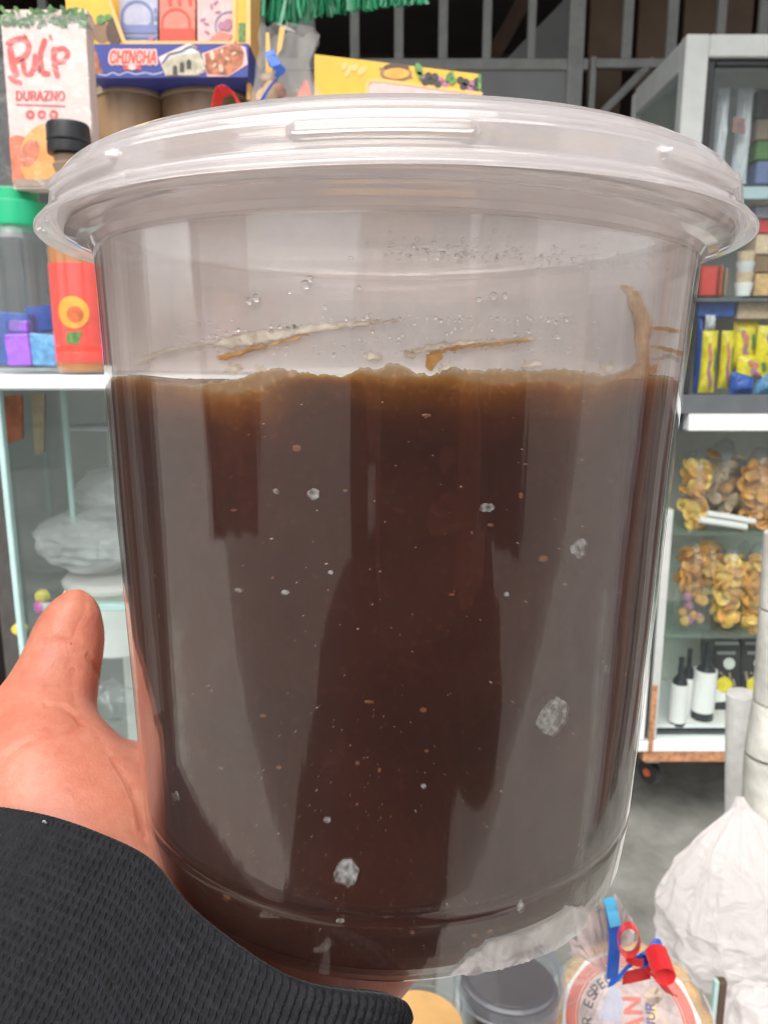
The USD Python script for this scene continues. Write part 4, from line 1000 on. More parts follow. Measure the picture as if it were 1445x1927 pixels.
# juice carton standing on the jar's lid
CY_ = JY - 0.03
ct = thing('juice_carton', 'pale pink peach juice carton in clear wrap standing on the green jar lid', 'carton', [A(90, 355, CY_)[0], CY_, A(0, 356, CY_)[2]])
front = pp([(26, 354), (132, 354), (186, 354), (182, 232), (164, 44), (2, 44)], CY_)
front = pp([(26, 355), (178, 352), (160, 40), (2, 40)], CY_)
obj('carton_box', prism_xz(front, CY_, .022), M['carton'], ct)
def pr(name, g, m, Y=None, layer=1, th=.0004, parent=None, label=None):
    Y = CY_ if Y is None else Y
    g = g.buffer(0)
    if g.is_empty: return
    obj(name, prism_xz(g, Y - layer * .0004 - .0001, th * .9), M[m], parent or ct, label=label)
S_ = lambda pts, w: stroke(pts, w, CY_)
pr('logo_letter', unary_union([S_([(20, 92), (24, 120), (30, 138)], 13), S_([(16, 80), (40, 72), (54, 84), (48, 104), (30, 114)], 11)]), 'print_red')
pr('logo_letter', unary_union([S_([(43, 114), (46, 134), (56, 140), (64, 126), (66, 106)], 9), S_([(66, 104), (70, 122), (74, 132)], 8)]), 'print_red')
pr('logo_letter', S_([(84, 76), (76, 104), (80, 134), (90, 138)], 10), 'print_red')
pr('logo_letter', unary_union([S_([(102, 92), (102, 118), (108, 142)], 10), S_([(100, 96), (118, 90), (128, 100), (120, 114), (106, 116)], 9)]), 'print_red')
for d_ in (S_([(20, 146), (30, 152), (38, 155)], 9), S_([(46, 66), (50, 70)], 5), S_([(94, 66), (96, 72)], 5)): pr('logo_drop', d_, 'print_red')
def letters(text, px0, px1, pyb, h, Y, bold=True, shear=0.0):
    m = meshkit.text_mesh(text, 1.0, .001, bold)
    v = np.array(m.vertices); v[:, 0] -= v[:, 0].min()
    v[:, 0] *= (px1 - px0) / v[:, 0].max(); v[:, 1] *= h
    g = trimesh.Trimesh(v, m.faces, process=False)
    # rebuild as flat polygons: use the triangles whose normal is +z at the top
    top = np.abs(np.array(m.vertices)[:, 2] - .001) < 1e-6
    F = np.array(m.faces)[top[np.array(m.faces)].all(1)]
    polys = [Polygon(v[f][:, :2]).buffer(0) for f in F]
    u = unary_union([p for p in polys if p.area > 1e-6]).buffer(.05).buffer(-.05)
    u = affinity.affine_transform(u, [1, shear, 0, -1, px0, pyb])
    return u
pr('lettering', pxshape(letters('DURAZNO', 31, 122, 188, 17, CY_, False).buffer(.9), CY_), 'print_red')
pr('underline', S_([(32, 196), (122, 199)], 2.4), 'print_red')
for k, x in enumerate((57, 79, 101)):
    pr('round_mark', pxshape(Point(x, 215).buffer(8.5).difference(Point(x, 215).buffer(3)), CY_), 'print_red')
cut = pxshape(Polygon([(15, 230), (181, 228), (184, 342), (24, 344)]), CY_)
pr('peach_print', pxshape(affinity.scale(Point(34, 300).buffer(44), .75, 1.05), CY_).intersection(cut), 'peach_red')
pr('peach_print', pxshape(affinity.scale(Point(92, 296).buffer(64), .85, 1.0), CY_).intersection(cut), 'peach', layer=2)
pr('peach_blush', pxshape(affinity.rotate(affinity.scale(Point(56, 288).buffer(30), .55, .9), 25), CY_).intersection(cut), 'peach_red', layer=3)
pr('foot_print', pxshape(sbox(28, 337, 95, 350), CY_), 'tub_lid_tan', layer=3)
rl = random.Random(5)
leaves = []
for k in range(70):
    x, y = rl.uniform(3, 163), rl.uniform(16, 46)
    a = rl.uniform(0, 360)
    leaves.append(affinity.translate(affinity.rotate(Polygon([(-9, 0), (-3, 4), (5, 2), (10, 0), (4, -4), (-4, -4)]), a), x, y))
# a leafy print across the carton's folded top
top_ = pp([(2, 40), (164, 40), (160, 14), (4, 14)], CY_)
obj('folded_top', prism_xz(top_, CY_ + .004, .016), M['carton'], ct)
pr('leaf_print', pxshape(unary_union(leaves[:35]), CY_), 'print_leaf', layer=1)
M['leaf_dark'] = mat('print_leaf_dark', (0.05, 0.12, 0.04), .5, .5, 200)
pr('leaf_print', pxshape(unary_union(leaves[35:]), CY_), 'leaf_dark', layer=2)
wr = []
u = np.linspace(0, 1, 26); vv = np.linspace(0, 1, 40)
U, Vv = np.meshgrid(u, vv, indexing='ij')
X0 = A(-4, 355, CY_)[0]; X1 = A(186, 355, CY_)[0]; Zb, Zt = A(0, 354, CY_)[2], A(0, 30, CY_)[2]
foldy = .006 * np.abs(meshkit.fbm(np.stack([U * 5, Vv * 3 + U * 3, U * 0], -1), 3, 2) - .5)
W3 = np.stack([X0 + (X1 - X0) * U, CY_ - .0035 - foldy, Zb + (Zt - Zb) * Vv], -1)
obj('wrap', grid_mesh(W3), M['film'], ct, smooth=True, label='crinkled clear wrap')

# display box with chocolate packets and the blue banner box in front
DY = SY + 0.27
db = thing('display_box', 'yellow display box with a rounded window showing three wrapped chocolate packets', 'box', A(315, 150, DY + .03))
outer = pp([(128, 84), (470, 84), (463, -60), (120, -60)], DY + .03)
win = pxshape(Polygon([(236, 79), (440, 79), (440, -75), (196, -75), (204, -10)]).buffer(-9).buffer(9), DY + .03)
obj('box_front', prism_xz(outer.difference(win), DY + .03, .003), M['yellow'], db)
obj('window_trim', prism_xz(win.buffer(.0035).difference(win.buffer(-.0012)), DY + .0285, .0012), M['yellow_trim'], db)
obj('box_body', prism_xz(outer.buffer(-.001), DY + .034 + .03, .05), M['yellow'], db)
obj('side_strip', pxprism([(464, 186), (471, 186), (471, -60), (463, -60)], DY + .02, .08), M['yellow_trim'], db)
pot = pxshape(affinity.scale(Point(192, 60).buffer(17), 1, 1.15), DY + .03)
pr('pot_print', pot, 'caramel', DY + .03, parent=db); pr('pot_print', pxshape(affinity.scale(Point(216, 58).buffer(20), .8, 1.3), DY + .03).difference(win.buffer(.004)), 'dark_brown', DY + .03, 2, parent=db)
pr('leaf_print', pxshape(unary_union([Point(190, 36).buffer(9), Point(204, 32).buffer(7), Point(168, 70).buffer(9)]), DY + .03), 'print_leaf', DY + .03, 3, parent=db)
pr('fruit_print', pxshape(affinity.scale(Point(172, 44).buffer(8), .8, 1), DY + .03), 'tub_lid_tan', DY + .03, 2, parent=db)
pr('leaf_print', pxshape(sbox(449, 42, 462, 78), DY + .03), 'print_leaf', DY + .03, 1, parent=db)
def packet(x0, x1, y1, m, m2, label, kind):
    t = thing('chocolate_packet', label, 'packet', A((x0 + x1) / 2, y1, DY + .045), 'chocolate packets in the display box')
    Y = DY + .045
    g = pxprism([(x0 + 2, y1), (x1 - 1, y1), (x1, -70), (x0, -70)], Y, .008, .002)
    obj('wrapper', g, M[m], t)
    def q(nm, s, mm, l=1): pr(nm, pxshape(s, Y), mm, Y, l, parent=t)
    if kind == 0:
        arch = unary_union([Point(258, 30).buffer(31), sbox(227, 30, 289, 46)])
        q('arch_print', arch.difference(arch.buffer(-5)), 'pack_blue2'); q('band_print', sbox(227, 46, 296, 62), 'pack_blue2', 2); q('band_print', sbox(234, 66, 296, 72), 'pack_blue2', 2)
        q('streak_print', Polygon([(276, 76), (290, 66), (294, 70), (284, 78)]), 'pack_mauve', 3); q('crumb_print', unary_union([sbox(290, 14, 295, 24), sbox(291, 28, 296, 38)]), 'pack_blue2', 1)
    elif kind == 1:
        arch = unary_union([Point(331, 42).buffer(28), sbox(303, 42, 359, 56)])
        q('arch_print', arch.difference(arch.buffer(-4.5)), 'pack_red2'); q('band_print', sbox(302, 53, 366, 78), 'pack_red2', 2)
        for a in (312, 330, 350): q('stripe_print', Polygon([(a, -20), (a + 8, -20), (a + 12, 10), (a + 6, 10)]), 'pack_red2')
    else:
        arch = Point(432, 48).buffer(28)
        q('arch_print', arch.difference(arch.buffer(-3)).intersection(sbox(400, 10, 438, 70)), 'pack_blue2'); q('cloud_print', unary_union([Point(418, 48).buffer(8), Point(430, 44).buffer(9), Point(428, 50).buffer(7)]), 'pack_mauve', 2)
        for a, b in ((398, 12), (406, 4), (390, 60), (400, 72), (382, 36), (388, 44), (410, 22)): q('crumb_print', affinity.rotate(affinity.scale(Point(a, b).buffer(6), 1, .45), a * 7), 'pack_mauve')
        q('streak_print', Polygon([(390, 79), (412, 58), (440, 66), (428, 79)]), 'pack_red', 2)
packet(224, 297, 79, 'pack_blue', 'pack_blue2', 'pale blue chocolate packet with a blue arch, first in the display box', 0)
packet(299, 368, 79, 'pack_red', 'pack_red2', 'coral red chocolate packet in the middle of the display box', 1)
packet(370, 441, 79, 'pack_pink', 'pack_mauve', 'pale pink speckled chocolate packet at the end of the display box', 2)
cb = thing('banner_box', 'dark blue sweets box lettered CHINCHA under the yellow display box', 'box', A(320, 150, DY))
obj('box_body', pxprism([(172, 146), (466, 144), (468, 81), (170, 82)], DY, .10), M['blue_card'], cb)
word = letters('CHINCHA', 206, 294, 118, 23, DY, True, 0.12)
pr('word_outline', pxshape(word.buffer(3.2), DY), 'outline', DY, 1, parent=cb)
pr('lettering', pxshape(word.buffer(.3), DY), 'pack_red2', DY, 2, parent=cb)
pr('sweet_emblem', pxshape(unary_union([Polygon([(232, 120), (243, 124), (243, 129), (233, 131)]), Polygon([(266, 120), (255, 124), (255, 129), (265, 131)])]), DY), 'pack_red2', DY, 1, parent=cb)
pr('sweet_emblem', pxshape(affinity.scale(Point(249, 126).buffer(8), 1, .65), DY), 'outline', DY, 2, parent=cb)
pr('wave_line', stroke([(186, 139), (200, 141), (212, 136), (224, 140), (240, 135), (256, 139), (272, 136), (290, 139), (306, 135)], 1.6, DY), 'sky_print', DY, 1, parent=cb)
pr('photo_border', pxshape(Polygon([(298, 107), (356, 80), (370, 88), (391, 131), (372, 142), (312, 142)]), DY), 'outline', DY, 1, parent=cb)
pr('arcade_print', pxshape(Polygon([(301, 108), (356, 82), (368, 89), (388, 130), (370, 141), (313, 141)]), DY), 'sky_print', DY, 2, parent=cb)
pr('arcade_print', pxshape(Polygon([(305, 120), (330, 104), (376, 98), (388, 130), (370, 141), (313, 141)]), DY), 'stone_print', DY, 3, parent=cb)
for a, b in ((330, 133), (343, 127), (356, 122)):
    pr('arch_print', pxshape(unary_union([affinity.scale(Point(a, b - 5).buffer(5), .9, 1.1), sbox(a - 4.5, b - 5, a + 4.5, b + 8)]), DY), 'dark_print', DY, 4, parent=cb)
pr('roof_line', stroke([(306, 119), (318, 103), (326, 100), (342, 96), (352, 90), (362, 87), (372, 93)], 2.2, DY), 'dark_print', DY, 4, parent=cb)
pr('photo_border', pxshape(Polygon([(380, 100), (436, 80), (462, 88), (466, 120), (430, 143), (390, 143)]), DY), 'outline', DY, 1, parent=cb)
pr('stew_print', pxshape(Polygon([(385, 101), (436, 82), (452, 84), (460, 100), (456, 122), (430, 141), (390, 139)]), DY), 'stew_print', DY, 2, parent=cb)
for a, b, s in ((400, 104, 7), (418, 96, 4), (416, 128, 6), (428, 110, 4), (404, 122, 4), (440, 100, 4)):
    pr('nut_print', pxshape(affinity.rotate(affinity.scale(Point(a, b).buffer(s), 1.2, .6), a * 11), DY), 'cream_print', DY, 3, parent=cb)
pr('side_print', pxshape(Polygon([(171, 92), (180, 92), (194, 136), (172, 141)]), DY), 'stew_print', DY, 1, parent=cb)
# brown tubs below
for i, (px, r, lab) in enumerate(((225, 60, 'brown caramel tub with a tan lid under the blue box, beside the juice carton'), (370, 84, 'wider brown caramel tub with a tan lid under the blue box, beside the tied bag'))):
    Y = DY + .03; c = np.array([A(px, 160, Y)[0], Y + r * Y / FPX, zt]); R = r * Y / FPX * 1.05
    t = thing('caramel_tub', lab, 'tub', c, 'brown caramel tubs under the blue box')
    z1 = A(0, 154, Y)[2] - zt; z2 = A(0, 172, Y)[2] - zt
    obj('container_wall', lathe_at([(0, 0), (R * .86, 0), (R * .9, .006), (R * .955, z2), (0, z2)], c), M['caramel'], t, smooth=40)
    obj('lid', lathe_at([(0, z2), (R * .99, z2 + .0005), (R * 1.0, z2 + .003), (R * .985, z2 + .006), (R * .985, z1 - .006), (R * .95, z1 - .001), (R * .9, z1), (0, z1 - .001)], c), M['tub_lid_tan'], t, smooth=40)
# red ribbon curl above the lid
RY = SY + .2
p_ = [A(405, 215, RY), A(408, 190, RY), A(414, 172, RY), A(428, 168, RY), A(446, 182, RY), A(455, 215, RY)]
single('ribbon_curl', ribbon(p_, [0.2, 1, -.25], .022), M['ribbon_red'], 'red ribbon curl poking up in front of the wider brown tub', 'ribbon', smooth=40)
# tied clear bag with the blue ribbon
GYb = SY + .22
gb = thing('sweets_bag', 'clear gathered bag of brown sweets tied with a blue ribbon', 'bag', A(535, 190, GYb))
def sheet(outline_rows, Y, amp, seed, thick=.02):
    rows = []
    for k, (py, xa, xb) in enumerate(outline_rows):
        q = np.linspace(0, 1, 22)
        rows.append([A(xa + (xb - xa) * t, py, Y) + np.array([0, amp * math.sin(t * 13 + seed + k * .35) + amp * 1.5 * (meshkit.noise(np.array([[t * 7, k * .8, seed]]), seed)[0] - .5), 0]) for t in q])
    return grid_mesh(np.array(rows))
obj('bag_film', sheet([(250, 462, 640), (200, 470, 618), (175, 472, 606), (150, 478, 590), (120, 482, 582), (95, 490, 592), (72, 486, 604), (56, 490, 590), (46, 494, 544)], GYb - .012, .007, 2), M['film_bag'], gb, smooth=True)
obj('bag_film', sheet([(250, 462, 640), (200, 472, 616), (150, 482, 584), (110, 490, 580), (80, 500, 600), (64, 520, 600)], GYb + .03, .006, 5), M['film_bag'], gb, smooth=True)
rb = random.Random(11)
for k in range(16):
    c = A(rb.uniform(490, 590), rb.uniform(150, 240), GYb + rb.uniform(0, .02))
    obj('brown_sweet', ellipsoid(c, (.012, .008, .009), 2, .3, k, rotm([0, 1, 0], rb.uniform(0, 180))), M[['cookie', 'stew_print', 'caramel'][k % 3]], gb, smooth=True)
obj('label_strip', pxprism([(500, 140), (512, 140), (506, 60), (500, 60)], GYb + .012, .001), M['yellow'], gb)
obj('label_strip', pxprism([(520, 105), (530, 90), (536, 52), (526, 50)], GYb + .014, .001), M['yellow'], gb)
obj('ribbon', ribbon([A(486, 200, GYb - .02), A(498, 178, GYb - .022), (A(513, 156, GYb - .024)), A(528, 138, GYb - .026), A(532, 128, GYb - .024)], [.8, .1, .5], .0085), M['ribbon_blue'], gb, smooth=40)
obj('ribbon', tube([A(503, 112, GYb - .026), A(520, 106, GYb - .026)], .008, 20), M['ribbon_blue'], gb, smooth=40)
obj('ribbon', ribbon([A(510, 104, GYb - .034), A(519, 122, GYb - .036), A(529, 132, GYb - .03), A(524, 142, GYb - .025)], [.9, .2, .3], .012), M['ribbon_blue'], gb, smooth=40)
obj('pink_tag', pxprism([(556, 188), (588, 188), (580, 150), (572, 150)], GYb - .004, .002), M['pack_red'], gb)
# yellow carton lying behind
YY = SY + .30
yc = thing('fruit_carton', 'long yellow carton printed with a clay pot and dark grapes', 'carton', A(745, 190, YY))
quad = [(592, 330), (906, 330), (905, 139), (592, 101)]
obj('carton_box', pxprism(quad, YY, .06), M['yellow'], yc)
def q(nm, s, mm, l=1): pr(nm, pxshape(s, YY), mm, YY, l, parent=yc)
q('pot_print', unary_union([affinity.scale(Point(745, 138).buffer(30), 1, .5), Polygon([(712, 128), (724, 124), (722, 140)]), Polygon([(778, 146), (762, 132), (766, 148)])]), 'caramel')
q('pot_print', affinity.scale(Point(746, 126).buffer(24), 1, .32), 'dark_brown', 2); q('pot_print', affinity.scale(Point(746, 138).buffer(24), 1, .42), 'peach', 3)
for i, (a, b) in enumerate([(796, 146), (806, 142), (818, 144), (828, 150), (812, 152), (800, 154), (838, 156), (866, 150), (876, 154), (888, 156), (898, 152), (872, 162), (884, 166), (896, 164), (824, 158)]):
    q('grape_print', Point(a, b).buffer(7), 'pack_mauve' if i % 3 == 0 else 'dark_print', 1 + i % 3)
for a, b, r in ((788, 130, 12), (846, 144, 11), (852, 152, 8), (790, 142, 8)): q('leaf_print', affinity.rotate(affinity.scale(Point(a, b).buffer(r), 1, .6), a), 'print_leaf', 4)
q('cloud_print', unary_union([affinity.rotate(affinity.scale(Point(a, b).buffer(7), .7, 1.2), 20) for a, b in ((648, 124), (658, 128), (668, 126), (678, 134), (654, 136), (684, 130))]), 'yellow_pale' if 'yellow_pale' in M else 'yellow_trim', 1)
q('window_trim', LineString([(690, 230), (690, 158), (696, 151), (720, 151), (905, 176)]).buffer(3.2), 'yellow_trim', 2)
q('window_print', Polygon([(694, 230), (694, 160), (700, 155), (720, 155), (905, 180), (905, 230)]), 'pack_pink', 1)
q('edge_print', sbox(899, 140, 905, 168), 'print_leaf', 5)

# ------------------------------------------------------------------ the white cabinet
KY = 2.0
ck = thing('glass_cabinet', 'tall white framed glass cabinet of snacks standing on a rusty wheeled base', 'cabinet', [A(1290, 1400, KY)[0], KY + .2, .25])
kz_top, kz_bot = A(1340, 62, KY)[2], A(1300, 1415, KY)[2]
kx0 = A(1292, 70, KY)[0]; kx1 = kx0 + 0.95; KD = 0.38
st_w = A(1336, 200, KY)[0] - A(1292, 200, KY)[0]
def kb(name, x0, x1, y0, y1, z0, z1, m='white_paint', c=.003, par=None, label=None):
    return obj(name, bx(x0, x1, y0, y1, z0, z1, c), M[m], par or ck, label=label)
zr1, zr0 = A(1360, 779, KY)[2], A(1360, 811, KY)[2]      # middle rail
zg = A(1360, 743, KY)[2]
kb('stile', kx0, kx0 + st_w, KY, KY + .04, zr1 + .0005, kz_top, 'grey_frame')
kb('top_rail', kx0 + st_w + .0005, kx1, KY + .001, KY + .04, A(0, 106, KY)[2], kz_top, 'grey_frame')
kb('middle_rail', A(1296, 790, KY)[0], kx1, KY - .004, KY + .04, zr0, zr1)
xa = A(1291, 820, KY)[0]; xb = A(1241, 1405, KY)[0]
xs0 = kx0 - .002
kb('stile', xs0, xs0 + .024, KY - .002, KY + .04, kz_bot + .034, zr0 - .0005)
kb('bottom_rail', xs0, kx1, KY - .003, KY + .04, kz_bot, kz_bot + .033)
kb('stile', kx1 - .04, kx1 - .0005, KY + .0015, KY + .04, kz_bot + .034, kz_top - .08, 'grey_frame')
kb('corner_post', kx0, kx0 + .03, KY + KD, KY + KD + .03, kz_bot, kz_top - .01, 'grey_frame')
kb('corner_post', kx1 - .03, kx1, KY + KD, KY + KD + .03, kz_bot, kz_top - .01, 'grey_frame')
kb('side_rail', kx0 + .001, kx0 + .03, KY + .041, KY + KD - .001, kz_top - .07, kz_top - .002, 'grey_frame')
kb('side_rail', kx0 + .001, kx0 + .03, KY + .041, KY + KD - .001, zg, zr1, 'grey_frame')
kb('side_rail', kx0 + .001, kx0 + .03, KY + .041, KY + KD - .001, kz_bot, kz_bot + .04, 'grey_frame')
kb('gasket', kx0 + st_w + .0005, kx0 + st_w + .022, KY + .012, KY + .030, zg + .001, A(0, 107, KY)[2] - .001, 'black')
kb('gasket', kx0 + st_w + .023, kx1 - .041, KY + .012, KY + .030, A(0, 120, KY)[2], A(0, 107, KY)[2] - .001, 'black')
kb('gasket', xs0 + .0245, xs0 + .034, KY + .010, KY + .030, kz_bot + .034, zr0 - .001, 'black')
obj('front_pane', bx(kx0 + st_w + .022, kx1 - .041, KY + .018, KY + .022, zg, A(0, 121, KY)[2]), M['pane'], ck)
obj('front_pane', bx(xs0 + .034, kx1 - .041, KY + .018, KY + .022, kz_bot + .034, zr0 - .001), M['pane'], ck)
obj('side_pane', bx(kx0 + .010, kx0 + .014, KY + .041, KY + KD - .001, zr1, kz_top - .071), M['pane'], ck)
kb('ledge_panel', kx0 + st_w + .0005, kx1 - .041, KY + .005, KY + .012, zr1 + .0005, zg - .0005, 'dark_grey', .001)
kb('back_panel', kx0 + .031, kx1 - .031, KY + KD + .01, KY + KD + .02, kz_bot + .04, kz_top - .01, 'back_panel', .001)
kb('roof_panel', kx0 + .031, kx1 - .031, KY + .041, KY + KD - .001, kz_top - .02, kz_top - .004, 'grey_frame', .002)
kb('header_board', kx0 + st_w + .03, kx1 - .05, KY + .20, KY + .21, A(0, 166, KY + .2)[2], A(0, 112, KY + .2)[2], 'grey_frame', .001)
kb('floor_panel', xs0 + .035, kx1 - .04, KY + .041, KY + KD - .002, kz_bot + .002, kz_bot + .03, 'dark_grey', .002)
kb('floor_panel', kx0 + .031, kx1 - .04, KY + .041, KY + KD - .002, zr0, zr1 - .002, 'dark_grey', .002, label='dark panel between the upper and lower compartments')
# shelves: (pixel row of the front edge, depth plane)
KSH = {}
for nm, py, m in (('a', 350, 'sky_shelf'), ('b', 560, 'dark_grey'), ('c', 1001, 'pane_shelf'), ('d', 1196, 'pane_shelf'), ('e', 1365, 'white_paint')):
    if m == 'sky_shelf' and m not in M: M[m] = mat('pale_blue_shelf', (0.42, 0.52, 0.56), 0.4, 0.1, 20)
    if m == 'pane_shelf' and m not in M: M[m] = pane('green_shelf_glass', (0.75, 0.85, 0.80), 1.5, 0.02, .15, (0.5, 0.55, 0.5))
    z = A(1380, py, KY + .06)[2]; KSH[nm] = z
    obj('shelf', bx(kx0 + .032 if nm in 'ab' else xs0 + .036, kx1 - .042, KY + .06, KY + KD - .003, z - (.03 if nm == 'a' else .010), z, .0015), M[m], ck)
# rusty base with a caster
rz0, rz1 = A(0, 1434, KY)[2], kz_bot - .0005
obj('base_rail', bx(A(1210, 1420, KY)[0], kx1, KY - .002, KY + .03, rz0, rz1, .002), M['rust'], ck)
obj('base_rail', bx(A(1232, 1420, KY)[0], kx1, KY + KD - .02, KY + KD + .02, rz0, rz1, .002), M['rust'], ck)
obj('base_rail', bx(A(1210, 1420, KY)[0], A(1210, 1420, KY)[0] + .03, KY + .031, KY + KD - .021, rz0, rz1, .002), M['rust'], ck)
lx = A(1228, 1300, KY)[0]
obj('upright', bx(lx, lx + .022, KY + .004, KY + .03, rz1 + .0005, A(0, 960, KY)[2], .002), M['grey_frame'], ck, label='worn grey upright beside the lower door')
obj('upright', bx(lx - .002, lx + .012, KY - .004, KY + .003, rz1 + .0005, A(0, 1290, KY)[2], .001), M['rust'], ck, label='rust stained foot of the upright')
cw = A(1222, 1452, KY + .06)
wh = trimesh.creation.cylinder(.034, .022, sections=32); wh.apply_transform(trimesh.transformations.rotation_matrix(PI / 2, [0, 1, 0])); wh.apply_transform(trimesh.transformations.rotation_matrix(.5, [0, 0, 1]))
whl = obj('wheel', wh.copy().apply_translation(cw), M['black'], ck)
hb = trimesh.creation.cylinder(.012, .028, sections=24); hb.apply_transform(trimesh.transformations.rotation_matrix(PI / 2, [0, 1, 0])); hb.apply_transform(trimesh.transformations.rotation_matrix(.5, [0, 0, 1]))
M['orange_plastic'] = mat('orange_plastic', (0.60, 0.13, 0.05), .5, .3, 60)
obj('wheel_hub', hb.apply_translation(cw), M['orange_plastic'], ck)
obj('caster_fork', bx(cw[0] - .022, cw[0] + .022, cw[1] - .02, cw[1] + .02, cw[2] + .036, rz0 - .0005, .003), M['grey_frame'], ck)
for (xx, yy) in ((kx1 - .06, KY + .05), (kx1 - .06, KY + KD - .04), (kx0 + .02, KY + KD - .04)):
    obj('caster', trimesh.creation.cylinder(.03, .05, sections=20).apply_translation([xx, yy, rz0 - .026]), M['black'], ck)
for xx, yy in ((kx0 + .05, KY + .1), (kx1 - .1, KY + .15)):
    pass

# goods in the upper compartment
def pouch(px0, py0, px1, py1, Y, m, label, name='foil_pouch', cat='pouch', seed=0, depth=.02, group=None):
    a, b = A(px0, py1, Y), A(px1, py0, Y)
    n = 18
    u, v = np.meshgrid(np.linspace(-1, 1, n), np.linspace(-1, 1, n), indexing='ij')
    bul = (1 - np.abs(u) ** 3) * (1 - np.abs(v) ** 3)
    nz = meshkit.fbm(np.stack([u * 2.5 + seed * 7, v * 2.5, u * 0], -1), 3, seed) - .5
    X = (a[0] + b[0]) / 2 + u * (b[0] - a[0]) / 2; Z = (a[2] + b[2]) / 2 + v * (b[2] - a[2]) / 2
    f = np.stack([X, Y - depth * bul - .02 * nz * bul, Z], -1); k = np.stack([X, Y + .004 + depth * bul * .6, Z], -1)
    g1, g2 = grid_mesh(f), grid_mesh(k); g2.invert()
    return single(name, cat_([g1, g2]), M[m], label, cat, group, smooth=45)
M['foil_print'] = mat('foil_print', (0.30, 0.16, 0.15), 0.3, 0.4, 30)
U = KY + .11
pouch(1337, 165, 1374, 345, U, 'silver_film', 'narrow silver pouch hanging next to the cabinet stile', seed=1)
pouch(1374, 165, 1419, 345, U + .02, 'silver_film', 'wider silver pouch with a dull red print hanging in the cabinet', seed=2)
single('pouch_print', pxprism([(1380, 218), (1402, 222), (1402, 252), (1378, 248)], U - .022, .001), M['foil_print'], 'dull red printed patch on the wider silver pouch', 'label')
rk = random.Random(21)
shelf_cols = ['dark_print', 'tub_lid_tan', 'pack_blue2', 'print_leaf', 'foil_print', 'pack_mauve', 'cream_print', 'silver_film']
def boxes(rows, Y, zbase, name, catg, labels):
    for (px0, px1, pyt, pyb, m), lab in zip(rows, labels):
        a, b = A(px0, pyb, Y), A(px1, pyt, Y)
        single(name, bx(a[0], b[0], Y, Y + .07, a[2], b[2], .003), M[m], lab, catg)
M['pk_red'] = M['print_red']
boxes([(1421, 1475, 168, 220, 'dark_print'), (1421, 1475, 222, 262, 'tub_lid_tan'), (1421, 1475, 264, 300, 'print_leaf'), (1421, 1475, 302, 345, 'pack_blue2')], U + .05, 0, 'snack_box', 'box',
      ['dark snack box topmost of the stack beside the silver pouches', 'tan snack box second from the top of the upper stack', 'green snack box third in the stack beside the silver pouches', 'slate blue snack box lowest of the upper stack'])
boxes([(1421, 1475, 362, 385, 'cream_print'), (1421, 1475, 387, 410, 'pack_blue'), (1421, 1475, 412, 438, 'print_red'), (1421, 1475, 440, 478, 'cream_print'), (1412, 1475, 480, 512, 'caramel'), (1418, 1475, 514, 557, 'cookie')], U, 0, 'snack_box', 'box',
      ['cream snack box just below the pale blue shelf', 'pale blue flat box under the cream one', 'red flat box in the middle of the lower stack', 'pale cream box under the red flat box', 'brown box above the biscuit coloured box', 'biscuit coloured box at the foot of the stack'])
boxes([(1316, 1352, 500, 557, 'print_red'), (1354, 1362, 498, 557, 'orange_plastic'), (1363, 1372, 503, 557, 'tub_lid_tan')], U, 0, 'snack_box', 'box',
      ['red snack box at the cabinet edge above the blue shelf', 'thin orange box between the red box and the cup stack', 'thin tan box touching the cup stack'])
cs_ = thing('cup_stack', 'stack of pale paper cups between the thin boxes and the brown box', 'cups', A(1397, 557, U))
for k in range(4):
    c = A(1397, 557, U) + [0, 0, .026 * k]
    obj('cup', lathe([(0, 0), (.018, 0), (.024, .034), (0, .034)], 24).apply_translation(c), M[('paper', 'cream_print', 'silver_film', 'cream_print')[k]], cs_, smooth=40)
boxes([(1312, 1385, 566, 596, 'candy_blue'), (1387, 1475, 566, 600, 'cream_print')], KY + .09, 0, 'flat_box', 'box', ['flat blue box lying above the yellow packets', 'flat cream box lying above the yellow packets'])
YK = KY + .07
